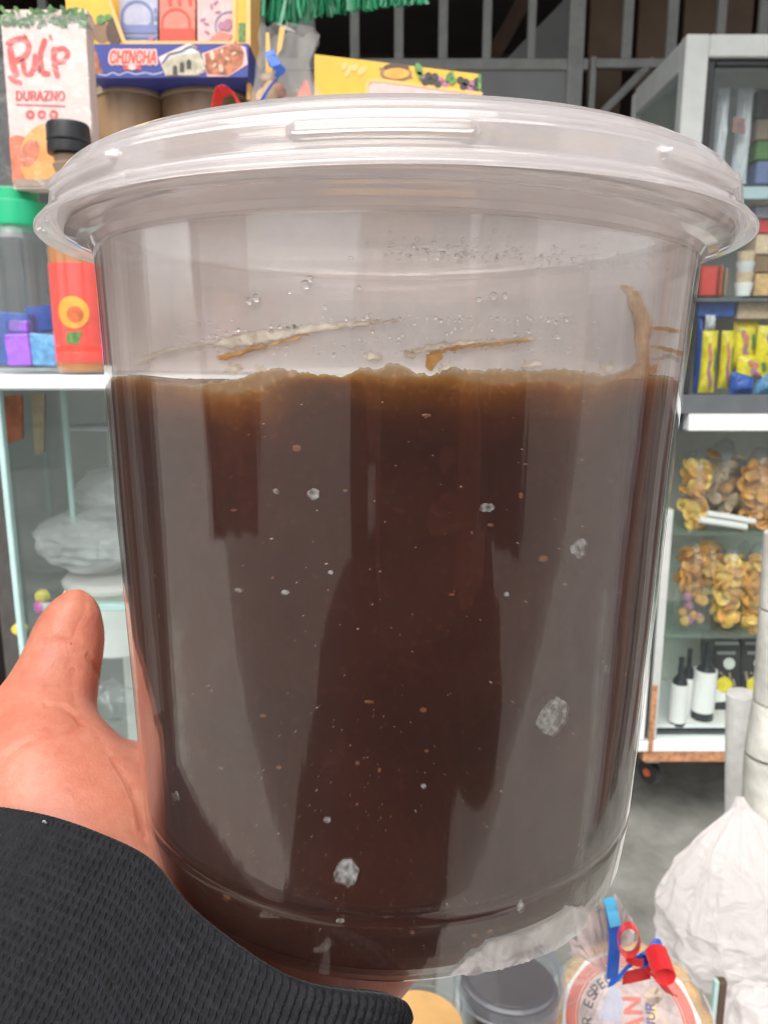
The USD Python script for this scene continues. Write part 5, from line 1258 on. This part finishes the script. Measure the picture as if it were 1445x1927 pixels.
def ypack(x0, x1, y0, y1, Y, lab, seed):
    t = thing('yellow_packet', lab, 'packet', A((x0 + x1) / 2, y1, Y), 'yellow snack packets in the cabinet')
    a, b = A(x0, y1, Y), A(x1, y0, Y)
    n = 12
    u, v = np.meshgrid(np.linspace(-1, 1, n), np.linspace(-1, 1, n), indexing='ij')
    bul = (1 - np.abs(u) ** 3) * (1 - np.abs(v) ** 4)
    nz = meshkit.fbm(np.stack([u * 2 + seed * 7, v * 2, u * 0], -1), 2, seed) - .5
    X = (a[0] + b[0]) / 2 + u * (b[0] - a[0]) / 2; Z = (a[2] + b[2]) / 2 + v * (b[2] - a[2]) / 2
    f = np.stack([X, Y - .016 * bul - .012 * nz * bul, Z], -1); k = np.stack([X, Y + .003 + .01 * bul, Z], -1)
    g1, g2 = grid_mesh(f), grid_mesh(k); g2.invert()
    obj('wrapper', cat_([g1, g2]), M['yellow_pack'], t, smooth=40)
    def blob(pts, m, off):
        P = shapely.transform(LineString(pts).buffer(.16, 6), lambda c: c)
        vv, ff = trimesh.creation.triangulate_polygon(P, engine='earcut')
        tm = trimesh.Trimesh(np.c_[vv, 0 * vv[:, 0]], ff, process=False).subdivide_to_size(.25)
        q = np.array(tm.vertices)
        bb = (1 - np.abs(q[:, 0]) ** 3) * (1 - np.abs(q[:, 1]) ** 4)
        n3 = meshkit.fbm(np.c_[q[:, 0] * 2 + seed * 7, q[:, 1] * 2, 0 * q[:, 0]], 2, seed) - .5
        W = np.c_[(a[0] + b[0]) / 2 + q[:, 0] * (b[0] - a[0]) / 2, Y - .016 * bb - .012 * n3 * bb - off, (a[2] + b[2]) / 2 + q[:, 1] * (b[2] - a[2]) / 2]
        obj('print', trimesh.Trimesh(W, tm.faces, process=False), M[m], t)
    blob([(-.35, .45), (-.05, .2), (-.2, -.3), (.3, -.75)], 'pack_mauve', .0018)
    blob([(-.3, .4), (-.15, .15)], 'pack_red', .0026)
    blob([(.5, -.1), (.45, .3)], 'print_leaf', .0018)
M['yellow_pack'] = mat('yellow_wrapper', (0.72, 0.58, 0.04), .3, .3, 50, .4, 40, .004)
ypack(1314, 1352, 622, 738, YK, 'upright yellow snack packet nearest the cabinet edge', 1)
ypack(1350, 1384, 622, 730, YK + .03, 'narrow yellow snack packet standing second from the cabinet edge', 2)
ypack(1374, 1428, 604, 690, YK + .05, 'tilted yellow snack packet behind the blue packets', 3)
ypack(1418, 1480, 612, 700, YK + .03, 'yellow snack packet cut by the picture edge', 4)
ypack(1384, 1450, 668, 716, YK, 'yellow snack packet lying flat above the blue packets', 5)
pouch(1303, 600, 1322, 740, YK + .02, 'candy_blue', 'tall blue packet behind the first yellow packet', 'blue_packet', 'packet', 7)
pouch(1372, 700, 1420, 742, YK - .002, 'candy_blue', 'small blue packet lying at the foot of the yellow packets', 'blue_packet', 'packet', 8)
pouch(1420, 700, 1475, 742, YK - .002, 'candy_sky', 'lighter blue packet lying beside the small blue one', 'blue_packet', 'packet', 9)
pouch(1326, 592, 1346, 622, YK + .01, 'silver_film', 'crumpled silver wrapper top above the yellow packets', 'foil_pouch', 'pouch', 10)
pouch(1312, 595, 1330, 640, YK + .06, 'foil_print', 'dark red packet half hidden behind the yellow packets', 'red_packet', 'packet', 11)

# bags of chips in the lower compartment
def chip_bag(px0, py0, px1, py1, Y, label, m, seed, n=80, knot=True):
    a, b = A(px0, py1, Y), A(px1, py0, Y)
    w, h = (b[0] - a[0]) / 2, (b[2] - a[2]) / 2
    c = (a + b) / 2
    t = thing('chip_bag', label, 'bag', [c[0], Y, a[2]], 'clear bags of chips in the cabinet')
    obj('bag_film', crumple(c + [0, 0, 0], (w * 1.12, .055, h * 1.06), seed, .22, 3, 2.0), M['film'], t, smooth=60)
    r = random.Random(seed); ch = []
    disc = trimesh.creation.icosphere(1)
    for k in range(n):
        p = np.array([r.uniform(-.95, .95), r.uniform(-.8, .2), r.uniform(-.95, .68)])
        if p[0] ** 2 + p[1] ** 2 > 1 or p[0] ** 2 + p[2] ** 2 > 1.25: continue
        v = np.array(disc.vertices) * [.019, .003, .024] * r.uniform(.7, 1.15); v[:, 1] += 10 * v[:, 0] ** 2
        v = v @ rotm([0, 0, 1], r.uniform(-60, 60)).T @ rotm([1, 0, 0], r.uniform(-60, 60)).T @ rotm([0, 1, 0], r.uniform(0, 180)).T
        ch.append(trimesh.Trimesh(v + c + p * [w, .042, h], disc.faces, process=False))
    half = len(ch) // 3
    obj('chips', cat_(ch[half:]), M[m], t, smooth=50, kind='stuff'); obj('chips', cat_(ch[:half]), M['chip_dark'], t, smooth=50, kind='stuff')
CYK = KY + .11
chip_bag(1284, 850, 1328, 985, CYK, 'bag of golden chips at the door edge on the upper shelf', 'chip', 1)
chip_bag(1322, 830, 1392, 965, CYK + .05, 'empty looking clear bag in the middle of the upper shelf', 'cream_print', 2, 30)
chip_bag(1390, 845, 1460, 990, CYK, 'bag of amber chips on the upper shelf, cut by the picture edge', 'chip_dark', 3, 95)
chip_bag(1280, 1015, 1322, 1120, CYK + .03, 'bag of dark chips at the door edge on the lower shelf', 'chip_dark', 4)
chip_bag(1310, 1010, 1352, 1110, CYK + .05, 'bag of chips behind the tray on the lower shelf', 'chip', 5)
chip_bag(1342, 1030, 1396, 1170, CYK, 'bag of pale golden crisps in the middle of the lower shelf', 'chip', 6, 110)
chip_bag(1392, 1020, 1450, 1180, CYK + .02, 'bag of golden crisps beside the white pole, lower shelf', 'chip', 7, 110)
chip_bag(1300, 870, 1352, 990, CYK + .15, 'bag of golden chips at the back of the upper shelf behind the clear bag', 'chip', 13, 60)
chip_bag(1356, 860, 1412, 995, CYK + .16, 'bag of amber chips at the back of the upper shelf, beyond the paper rolls', 'chip_dark', 14, 60)
chip_bag(1330, 1030, 1372, 1185, CYK + .15, 'bag of amber crisps at the back of the lower shelf behind the tray', 'chip_dark', 15, 60)
chip_bag(1368, 1024, 1420, 1180, CYK + .16, 'bag of golden crisps at the back of the lower shelf near the pole', 'chip', 16, 60)
trm = thing('snack_tray', 'clear plastic tray of yellow and brown sweets on the lower shelf', 'tray', A(1310, 1190, CYK - .03))
ta, tbb = A(1274, 1188, CYK - .03), A(1345, 1105, CYK - .03)
obj('tray_wall', bx(ta[0], tbb[0], CYK - .035, CYK + .02, ta[2], tbb[2], .006), M['jar_plastic'], trm)
rq = random.Random(4)
for k in range(12):
    obj('sweet', ellipsoid([rq.uniform(ta[0] + .014, tbb[0] - .014), CYK - .012, rq.uniform(ta[2] + .016, tbb[2] - .03)], (.013, .009, .015), 2, .2, k), M[('chip', 'pack_mauve', 'chip_dark')[k % 3]], trm, smooth=True)
for i, (p0, p1, r, lab) in enumerate([((1330, 966), (1420, 982), .0085, 'upper white paper roll lying before the chip bags'), ((1316, 978), (1404, 992), .0095, 'lower white paper roll lying before the chip bags')]):
    single('paper_roll', tube([A(*p0, CYK - .045), (A(*p0, CYK - .045) + A(*p1, CYK - .045)) / 2 + [0, 0, .001], A(*p1, CYK - .045)], r, 14), M['paper'], lab, 'paper roll', smooth=50)
def wine(px, pyb, pyt, w, Y, lab, lt):
    b = A(px, pyb, Y); s = np.linalg.norm(b - O) / FPX
    t = thing('small_bottle', lab, 'bottle', b, 'dark bottles with white labels')
    H = A(px, pyt, Y)[2] - b[2]; R = w / 2 * s
    obj('bottle_wall', lathe([(0, 0), (R, 0), (R, H * .58), (R * .8, H * .68), (R * .35, H * .76), (R * .33, H * .97), (R * .38, H), (0, H)], 32).apply_translation(b), M['bottle_dark'], t, smooth=40)
    obj('label', lathe([(R * .9, lt[0] * H), (R * 1.03, lt[0] * H), (R * 1.03, lt[1] * H), (R * .9, lt[1] * H)], 32).apply_translation(b), M['paper'], t, smooth=40)
M['bottle_dark'] = mat('dark_bottle_glass', (0.02, 0.025, 0.03), .08, .2, 30)
BYK = KY + .10
wine(1273, 1362, 1238, 28, BYK - .02, 'dark bottle with a white label nearest the door edge', (.05, .62))
wine(1288, 1350, 1222, 24, BYK + .03, 'dark bottle with a pinkish white label between two others', (.05, .60))
wine(1320, 1352, 1212, 36, BYK, 'widest dark bottle with a white label beside the black boxes', (.12, .66))
for i, (x0, x1, lab) in enumerate([(1338, 1393, 'black gift box with grey lines and a yellow disc, nearest the bottles'), (1395, 1450, 'second black gift box with a yellow disc, half behind the white pole')]):
    t = thing('gift_box', lab, 'box', A((x0 + x1) / 2, 1352, BYK + .05), 'black gift boxes in the cabinet')
    Y = BYK + .05
    obj('box_body', pxprism([(x0, 1352), (x1, 1352), (x1, 1200), (x0, 1200)], Y, .08), M['black'], t)
    pr('line_print', pxshape(sbox(x0 + 7, 1208, x1 - 3, 1214), Y), 'sheet_grey', Y, 1, parent=t)
    pr('line_print', pxshape(sbox(x0 + 11, 1226, x1 - 9, 1232), Y), 'sheet_grey', Y, 1, parent=t)
    pr('seal_print', pxshape(Point(x0 + 34, 1249).buffer(11), Y), 'back_panel', Y, 1, parent=t)
    pr('disc_print', pxshape(Point(x0 + 25, 1289).buffer(15), Y), 'yellow_pack', Y, 2, parent=t)
    pr('cup_print', pxshape(Polygon([(x0 + 2, 1302), (x0 + 12, 1296), (x0 + 40, 1300), (x0 + 34, 1320), (x0 + 4, 1322)]), Y), 'paper', Y, 1, parent=t)
    pr('fleck_print', pxshape(unary_union([affinity.rotate(affinity.scale(Point(x0 + 8 + (k * 17) % 42, 1266 + (k * 7) % 30).buffer(2), 1.6, .5), k * 31) for k in range(16)]), Y), 'cream_print', Y, 1, parent=t)
single('white_sheet', bx(A(1290, 1362, KY + .07)[0], A(1400, 1362, KY + .07)[0], KY + .061, KY + .22, KSH['e'] + .001, KSH['e'] + .004, 0), M['paper'], 'white paper sheet spread under the bottles and gift boxes', 'paper')
single('red_bottle', lathe([(0, 0), (.022, 0), (.022, .09), (.02, .11), (.012, .14), (.012, .17), (0, .17)], 24).apply_translation(A(1217, 1398, KY + .05)), M['pack_mauve'], 'pinkish red bottle on the rusty base outside the cabinet door', 'bottle', smooth=40)

# ------------------------------------------------------------------ poles, hanging bags
PY = 1.25
def pole(name, label, left, right, Y, m, seams, group):
    """left, right: the pole's edges as pixel rows from the top down."""
    t = thing(name, label, 'pole', A((left[-1][0] + right[-1][0]) / 2, left[-1][1], Y)); tops = []
    cut = [0] + seams + [len(left) - 1]
    k = 0
    for i0, i1 in zip(cut[:-1], cut[1:]):
        path, rad = [], []
        for i in range(i0, i1 + 1):
            a, b = A(*left[i], Y), A(*right[i], Y)
            path.append((a + b) / 2); rad.append((b[0] - a[0]) / 2)
        path = np.array(path); dv = (path[-1] - path[0]) / np.linalg.norm(path[-1] - path[0])
        path[0] += dv * .001; path[-1] -= dv * .001
        rad = np.array(rad)
        P = np.vstack([path[0], path[0] + dv * .002, path[1:-1], path[-1] - dv * .002, path[-1]]) if len(path) > 2 else np.vstack([path[0], path[0] + dv * .002, path[-1] - dv * .002, path[-1]])
        R = np.r_[rad[0] * .93, rad[0], rad[1:-1], rad[-1], rad[-1] * .93]
        obj('pole_section', tube(P, R, 28), M[m], t, smooth=50)
    return t
M['pole_white'] = mat('chipped_white_pole', (0.70, 0.70, 0.67), .5, .18, 22, .5, 60, .003)
M['pole_grey'] = mat('weathered_pole', (0.56, 0.55, 0.50), .55, .28, 16, .6, 50, .004)
def tl(y): return A(0, y, PY)
pole('white_post', 'shorter white painted post with a flat top beside the cabinet', [(1368, 1303), (1366, 1420), (1365, 1600), (1364, 2250)], [(1420, 1303), (1416, 1420), (1412, 1600), (1407, 2250)], PY, 'pole_white', [], None)
pole('jointed_pole', 'thick weathered pale pole with joints at the edge of the picture', [(1441, 1000), (1432, 1145), (1420, 1320), (1404, 1420), (1398, 1560), (1392, 2250)],
     [(1520, 1000), (1512, 1145), (1502, 1320), (1494, 1420), (1486, 1560), (1470, 2250)], PY - .12, 'pole_grey', [1, 2, 3], None)
HB = 1.08
hb_ = thing('white_plastic_bag', 'big full white plastic bag hanging from the poles', 'plastic bag', A(1400, 1860, HB))
rows = [(1500, 1386, 1398), (1522, 1378, 1412), (1545, 1352, 1440), (1580, 1312, 1480), (1640, 1266, 1540), (1690, 1242, 1570), (1745, 1244, 1580), (1760, 1240, 1580), (1795, 1256, 1570), (1835, 1290, 1530), (1862, 1345, 1490), (1872, 1390, 1450)]
py_ = np.array([r[0] for r in rows], float); xl_ = np.array([r[1] for r in rows], float); xr_ = np.array([r[2] for r in rows], float)
yy = np.linspace(1500, 1872, 150)
XL, XR = np.interp(yy, py_, xl_), np.interp(yy, py_, xr_)
from scipy.ndimage import gaussian_filter1d
XL, XR = gaussian_filter1d(XL, 1.6), gaussian_filter1d(XR, 1.6)
th = np.linspace(0, 2 * PI, 260, endpoint=False)
ring = []
for k, y in enumerate(yy):
    c = A((XL[k] + XR[k]) / 2, y, HB); hw = (A(XR[k], y, HB)[0] - A(XL[k], y, HB)[0]) / 2
    up = max(0., 1 - k / 102)
    q = np.stack([np.cos(th) * 1.5, np.sin(th) * 1.5, np.full_like(th, k * .013)], -1)
    n1 = meshkit.fbm(np.stack([np.cos(th) * 4.2, np.sin(th) * 4.2, np.full_like(th, k * .0073)], -1), 3, 5) - .5      # folds running down from the knot
    n2 = np.abs(meshkit.fbm(np.stack([np.cos(th) * 1.9 + k * .02, np.sin(th) * 1.9, np.full_like(th, k * .035)], -1), 3, 9) - .5)
    w0 = np.stack([np.cos(th) * 1.7, np.sin(th) * 1.7, np.full_like(th, k * .022)], -1); w0 = w0 + .6 * np.stack([meshkit.noise(w0 * 1.3 + 9 * j, j) for j in range(3)], -1)
    cr = 1 - np.abs(2 * meshkit.noise(w0 * 1.1, 31) - 1); cr2 = 1 - np.abs(2 * meshkit.noise(w0 * 2.6 + 4, 33) - 1)
    rad = 1 + .13 * (cr ** 2 - .5) + .035 * (cr2 ** 2 - .5) + (.40 * up + .16) * n1 - .14 * n2 * (1 - up * .6)
    ring.append(np.stack([c[0] + hw * rad * np.cos(th), HB + np.where(np.sin(th) < 0, .62, .12) * hw * rad * np.sin(th), np.full_like(th, c[2])], -1))
R_ = np.array(ring); R_ = np.concatenate([R_, R_[:, :1]], 1)
R_ = R_[::-1]
g = grid_mesh(R_); g.merge_vertices()
obj('bag_film', g, M['bag_white'], hb_, smooth=60)
kn = A(1392, 1500, HB)

c2 = A(1440, 1960, .62)
t2 = thing('white_plastic_bag', 'crumpled white bag at the bottom corner under the hanging bag', 'plastic bag', c2 - [0, 0, .06])
obj('bag_film', crumple(c2, (.052, .035, .058), 17, .5, 5, 1.7), M['bag_white'], t2, smooth=60)

# ------------------------------------------------------------------ the low table and what stands on it
TZ = ZC - 0.52
tbl = thing('low_table', 'low wooden table with a glass edge under the tubs in front', 'table', [0, .42, 0])
TX1 = 0.185
obj('table_top', bx(-.55, TX1, .20, .52, TZ - .025, TZ, .003), M['white_paint'], tbl)
for xx in (-.54, TX1 - .04):
    for yyy in (.21, .48):
        obj('leg', bx(xx, xx + .03, yyy, yyy + .03, 0, TZ - .0255, .002), M['dark_brown'], tbl)
gp = A(1360, 1900, .60)
rk_ = thing('display_stand', 'narrow display stand of glass and brown wood below the hanging bag', 'stand', [gp[0], .6, 0])
obj('pane', bx(A(1346, 1850, .6)[0], A(1346, 1850, .6)[0] + .004, .60, .606, 0.05, A(0, 1850, .6)[2], .0005), M['teal_glass'], rk_)
obj('wooden_edge', bx(A(1352, 1850, .6)[0], A(1372, 1850, .6)[0], .602, .61, 0.0, A(0, 1850, .6)[2] - .002, .001), M['dark_brown'], rk_)
def deli(px, py, r_px, z, H, lab, fill, fm, lidm, nm, group=None):
    c = AZ(px, py, z); t_ = to_px(c)[2]; R = r_px * t_ / FPX
    t = thing(nm, lab, 'tub', [c[0], c[1], z - H], group)
    b = [c[0], c[1], z - H]
    obj('container_wall', lathe(shell_profile([(0, .0008), (R * .80, .0008), (R * .84, .003), (R * .95, H - .008), (R * .99, H - .006), (R * 1.0, H - .002), (R * .97, H)], .0009), 72).apply_translation(b), M['jar_plastic'], t, smooth=40)
    obj('filling', lathe([(0, .002), (R * .79, .002), (R * .83, .004), (R * (.83 + .11 * fill), H * fill), (R * .5, H * fill + .001), (0, H * fill)], 64).apply_translation(b), M[fm], t, smooth=40)
    if lidm:
        obj('lid', lathe(shell_profile([(0, H + .003), (R * .80, H + .003), (R * .84, H + .001), (R * .93, H + .002), (R * .97, H + .006), (R * 1.03, H + .005), (R * 1.05, H - .004), (R * 1.09, H - .005)], .0009), 80).apply_translation(b), M[lidm], t, smooth=40)
    return t
M['lid_clear'] = pane('clear_tub_lid', (0.90, 0.92, 0.94), 1.5, 0.05, 0.07, (0.70, 0.74, 0.80))
M['dark_pudding'] = mat('dark_pudding', (0.05, 0.02, 0.013), .3, .2, 40)
deli(958, 1838, 98, ZC - .43, .088, 'clear lidded tub of dark pudding on the low table, partly behind the held tub', .90, 'dark_pudding', 'lid_clear', 'pudding_tub')
deli(786, 1925, 92, ZC - .425, .092, 'open tub of orange cream custard just beyond the black cuff', .96, 'cream', None, 'custard_tub')

# round pack of biscuits tied with ribbons
PKY = .47
pc = A(1186, 1930, PKY)
ax = -(ray(1186, 1945)); ax = ax / np.linalg.norm(ax)
ax = ax * .9 + np.array([0, 0, .3]); ax /= np.linalg.norm(ax)
ex = np.array([1, 0, 0]) - ax * ax[0]; ex /= np.linalg.norm(ex); ey = np.cross(ax, ex)
B = np.stack([ex, ey, ax], 1)
kp = to_px(pc)[2] / FPX                    # metres per photo pixel there
def pl(m): return trimesh.Trimesh(np.array(m.vertices) @ B.T + pc, m.faces, process=False)
bp = thing('biscuit_pack', 'round biscuit pack with red rimmed label, tied with red and blue ribbons', 'biscuits', pc - [0, 0, .05])
RB = 148 * kp
prof = [(0, -.045), (RB * .9, -.045), (RB * 1.0, -.038)]
for k in range(3):
    z0 = -.037 + k * .0125
    prof += [(RB * .97, z0), (RB * 1.0, z0 + .003), (RB * 1.0, z0 + .009), (RB * .97, z0 + .0118)]
prof += [(RB * .9, .002), (0, .002)]
obj('biscuits', pl(lathe(prof, 90, lambda T, Z: .0012 * np.sin(9 * T + 2) + .0008 * np.sin(23 * T))), M['cookie'], bp, smooth=35)
def flat(g, z, th=.0003):
    out = []
    for q_ in getattr(g, 'geoms', [g]):
        if q_.area < 1e-9: continue
        m = trimesh.creation.extrude_polygon(q_, th, engine='earcut'); m.apply_translation([0, 0, z]); out.append(m)
    return pl(cat_(out))
LR = 118 * kp
oct_ = Point(0, 0).buffer(LR * 1.08, 3)
lb = obj('label', flat(oct_, .0025), M['paper'], bp, label='round white label with a red rim')
def lp(nm, g, m, layer): obj(nm, flat(g, .0029 + layer * .00035), M[m], lb)
M['label_red'] = mat('faded_red_print', (0.66, 0.14, 0.10), .45, .2, 80)
lp('rim_print', Point(0, 0).buffer(LR, 32).difference(Point(0, 0).buffer(LR * .84, 32)), 'label_red', 0)
M['print_inner'] = mat('label_centre_print', (0.52, 0.40, 0.38), .45, .5, 60)
lp('centre_print', Point(0, 0).buffer(LR * .83, 32).difference(Point(0, 0).buffer(LR * .80, 32)), 'orange_plastic', 0)
lp('centre_print', Point(0, 0).buffer(LR * .79, 32), 'print_inner', 0)
lp('centre_print', Polygon([(-LR * .5, LR * .1), (-LR * .15, LR * .62), (-LR * .02, LR * .3), (-LR * .2, 0)]), 'pack_blue', 1)
def ring_text(text, r, a0, a1, h, m, layer):
    """Letters round the ring, tops outward, running clockwise from a0 to a1 degrees."""
    n = len(text)
    for i, chh in enumerate(text):
        if chh == ' ': continue
        a = math.radians(a0 + (a1 - a0) * i / (n - 1))
        tm = meshkit.text_mesh(chh, h, .0003, True)
        v = np.array(tm.vertices); v[:, 0] -= v[:, 0].mean()
        ca, sa = math.cos(a - PI / 2), math.sin(a - PI / 2)
        w = np.c_[v[:, 0] * ca - v[:, 1] * sa + r * math.cos(a), v[:, 0] * sa + v[:, 1] * ca + r * math.sin(a), v[:, 2] + .0029 + layer * .00035]
        obj('lettering', pl(trimesh.Trimesh(w, tm.faces, process=False)), M[m], lb)
ring_text('ALFAJOR ESPECIAL', LR * .60, 238, 76, LR * .145, 'ink', 1)
def vtext(text, x, y, h, ang, m, layer):
    tm = meshkit.text_mesh(text, h, .0003, True); v = np.array(tm.vertices); a = math.radians(ang)
    w = np.c_[v[:, 0] * math.cos(a) - v[:, 1] * math.sin(a) + x, v[:, 0] * math.sin(a) + v[:, 1] * math.cos(a) + y, v[:, 2] + .0029 + layer * .00035]
    obj('lettering', pl(trimesh.Trimesh(w, tm.faces, process=False)), M[m], lb)
vtext('SAN', LR * .18, -LR * .42, LR * .28, 86, 'label_red', 2)
vtext('NUR', LR * .36, -LR * .12, LR * .13, 80, 'navy_ink', 2)
rn = random.Random(8)
for k in range(9):
    lp('nut_print', affinity.rotate(affinity.scale(Point(LR * rn.uniform(.35, .72), LR * rn.uniform(-.5, .45)).buffer(LR * .10), 1.5, .5), rn.uniform(0, 180)), ('cream_print', 'caramel', 'chip')[k % 3], 1)
knot = A(1152, 1842, PKY - .075)
# film over the pack, drawn to the knot, and its gathered top
fz = []
for q in np.linspace(0, 2 * PI, 121):
    fold = .0025 * math.sin(q * 19) + .002 * math.sin(q * 31 + 1)
    rim = pc + B @ np.array([RB * 1.05 * math.cos(q), RB * 1.05 * math.sin(q), -.006])
    low = pc + B @ np.array([RB * 1.06 * math.cos(q), RB * 1.06 * math.sin(q), -.045])
    topc = knot
    r2 = pc + B @ np.array([RB * .98 * math.cos(q), RB * .98 * math.sin(q), .006])
    row = [low, rim, r2]
    for f in np.linspace(.15, 1, 9):
        p = r2 * (1 - f) + topc * f
        sag = -.010 * math.sin(PI * f)
        row.append(p + ax * (sag + fold * (1.2 - f)) + .003 * np.array([math.cos(q), 0, math.sin(q)]))
    fz.append(row)
M['film_clear'] = pane('very_clear_film', (0.98, 0.98, 0.98), 1.4, 0.06, 0.03, (0.9, 0.85, 0.85), 1.0, 90, 0.003)
obj('wrap_film', grid_mesh(np.array(fz)), M['film_clear'], bp, smooth=True)
M['gather'] = usdkit.material(stage, '/World/Looks/gathered_film', {
    'tc': ('texture_coordinate', {}), 'bn': ('noise_texture', {'scale': 120.0, 'detail': 4.0, 'distortion': 1.5}), 'b': ('bump', {'strength': 0.9, 'distance': 0.004}),
    'p': ('principled_bsdf', {'base_color': (0.88, 0.72, 0.70), 'roughness': 0.25}), 'tr': ('transparent_bsdf', {'color': (0.97, 0.95, 0.95)}), 'm': ('mix_closure', {'fac': 0.35})},
    [('tc.object', 'bn.vector'), ('bn.fac', 'b.height'), ('b.normal', 'p.normal'), ('p.BSDF', 'm.closure1'), ('tr.BSDF', 'm.closure2')], surface='m.closure')
fan_e = [(1068, 1790), (1074, 1770), (1090, 1740), (1112, 1715), (1135, 1700), (1150, 1690), (1158, 1688), (1178, 1715), (1196, 1745)]
fe = np.array(fan_e, float); tt = np.linspace(0, 1, 60)
fe = np.stack([np.interp(tt * 8, np.arange(9), fe[:, k]) for k in (0, 1)], 1)
rows_ = []
for k, (x, y) in enumerate(fe):
    e_ = A(x, y, PKY - .085 + .02 * (float(meshkit.noise(np.array([[k * .5, 0., 7.]]), 2)[0]) - .5))
    d_ = e_ - knot
    rows_.append([knot + d_ * f + np.array([0, .007 * (float(meshkit.noise(np.array([[k * .45, f * 4.0, 3.]]), 3)[0]) - .5) * f * 2, 0]) for f in np.linspace(.02, 1, 14)])
obj('gathered_top', grid_mesh(np.array(rows_)), M['gather'], bp, smooth=True)
def rib(pts, m, w, wd, Y0=PKY - .09, label=None):
    P = np.array([A(x, y, Y0 + dy) for x, y, dy in pts])
    # smooth
    t0 = np.arange(len(P)); c_ = CubicSpline(t0, P); P = c_(np.linspace(0, len(P) - 1, 60))
    W = np.array(wd, float)
    if W.ndim == 2: W = CubicSpline(np.linspace(0, 1, len(W)), W)(np.linspace(0, 1, 60))
    obj('ribbon', ribbon(P, W, w, .0005), M[m], bp, smooth=45, label=label)
def loop(px, py, rx, ry, a0, a1, m, w, Y0, tilt, label=None):
    P = []; 
    for k in range(40):
        a = math.radians(a0 + (a1 - a0) * k / 39)
        P.append(A(px + rx * math.cos(a), py - ry * math.sin(a), Y0))
    obj('ribbon', ribbon(np.array(P), tilt, w, .0006), M[m], bp, smooth=45, label=label)
kk = kp * .82
loop(1183, 1770, 20, 28, -95, 265, 'ribbon_red', .0085, PKY - .105, [.25, 1, -.35], 'red ribbon ring standing over the knot')
rib([(1152, 1842, .0), (1155, 1800, -.004), (1156, 1750, -.006), (1150, 1710, -.004), (1146, 1694, 0)], 'ribbon_blue', 22 * kk, [1, .1, .1])
rib([(1158, 1744, -.0075), (1152, 1716, -.0075), (1145, 1690, -.006)], 'ribbon_sky', 20 * kk, [1, .1, .15])
rib([(1146, 1850, -.004), (1168, 1836, -.008), (1190, 1812, -.010), (1215, 1798, -.008), (1228, 1790, -.004)], 'ribbon_blue', 20 * kk, [.35, .1, 1])
loop(1224, 1795, 9, 13, 0, 360, 'ribbon_blue', .012, PKY - .098, [.75, .5, .45])
rib([(1172, 1842, -.006), (1200, 1836, -.010), (1225, 1830, -.012)], 'ribbon_red', 24 * kk, [.1, .2, 1])
loop(1243, 1816, 20, 16, 200, 560, 'ribbon_red', .0125, PKY - .115, [-.35, .5, 1.0], 'big red ribbon curl lying on the biscuit pack')
rib([(1222, 1830, -.016), (1240, 1846, -.018), (1256, 1866, -.014), (1266, 1872, -.012)], 'ribbon_red', 24 * kk, [1, .2, -.6])
rib([(1178, 1802, -.012), (1196, 1812, -.013), (1210, 1812, -.011)], 'ribbon_red', 14 * kk, [.1, .2, 1])

# ------------------------------------------------------------------ cloths that hang at the stall's front, behind the camera: the tub mirrors them
for nm, c, w, z0, z1, m, lab in (('hanging_cloth', (-1.05, -.42), .50, 1.08, 2.5, 'cloth_red', 'dark red cloth mirrored as the dark band on the sleeve side of the tub'),
                                 ('hanging_cloth', (.78, -.86), .44, 1.02, 2.5, 'cloth_blue', 'dark blue cloth mirrored beside the person in the tub, away from the sleeve')):
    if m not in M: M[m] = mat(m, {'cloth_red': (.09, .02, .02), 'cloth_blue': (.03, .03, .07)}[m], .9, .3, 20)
    u, v = np.meshgrid(np.linspace(-1, 1, 40), np.linspace(0, 1, 12), indexing='ij')
    d = np.array([c[1], -c[0]]) / math.hypot(*c); nn_ = np.array(c) / math.hypot(*c)
    f = .02 * np.sin(u * 9 + v) 
    hem = .012 * np.sin(u * 2 + 1)
    V_ = lambda o: np.stack([c[0] + d[0] * u * w / 2 + nn_[0] * (f + o), c[1] + d[1] * u * w / 2 + nn_[1] * (f + o), z0 + hem * (1 - v) + (z1 - z0) * v], -1)
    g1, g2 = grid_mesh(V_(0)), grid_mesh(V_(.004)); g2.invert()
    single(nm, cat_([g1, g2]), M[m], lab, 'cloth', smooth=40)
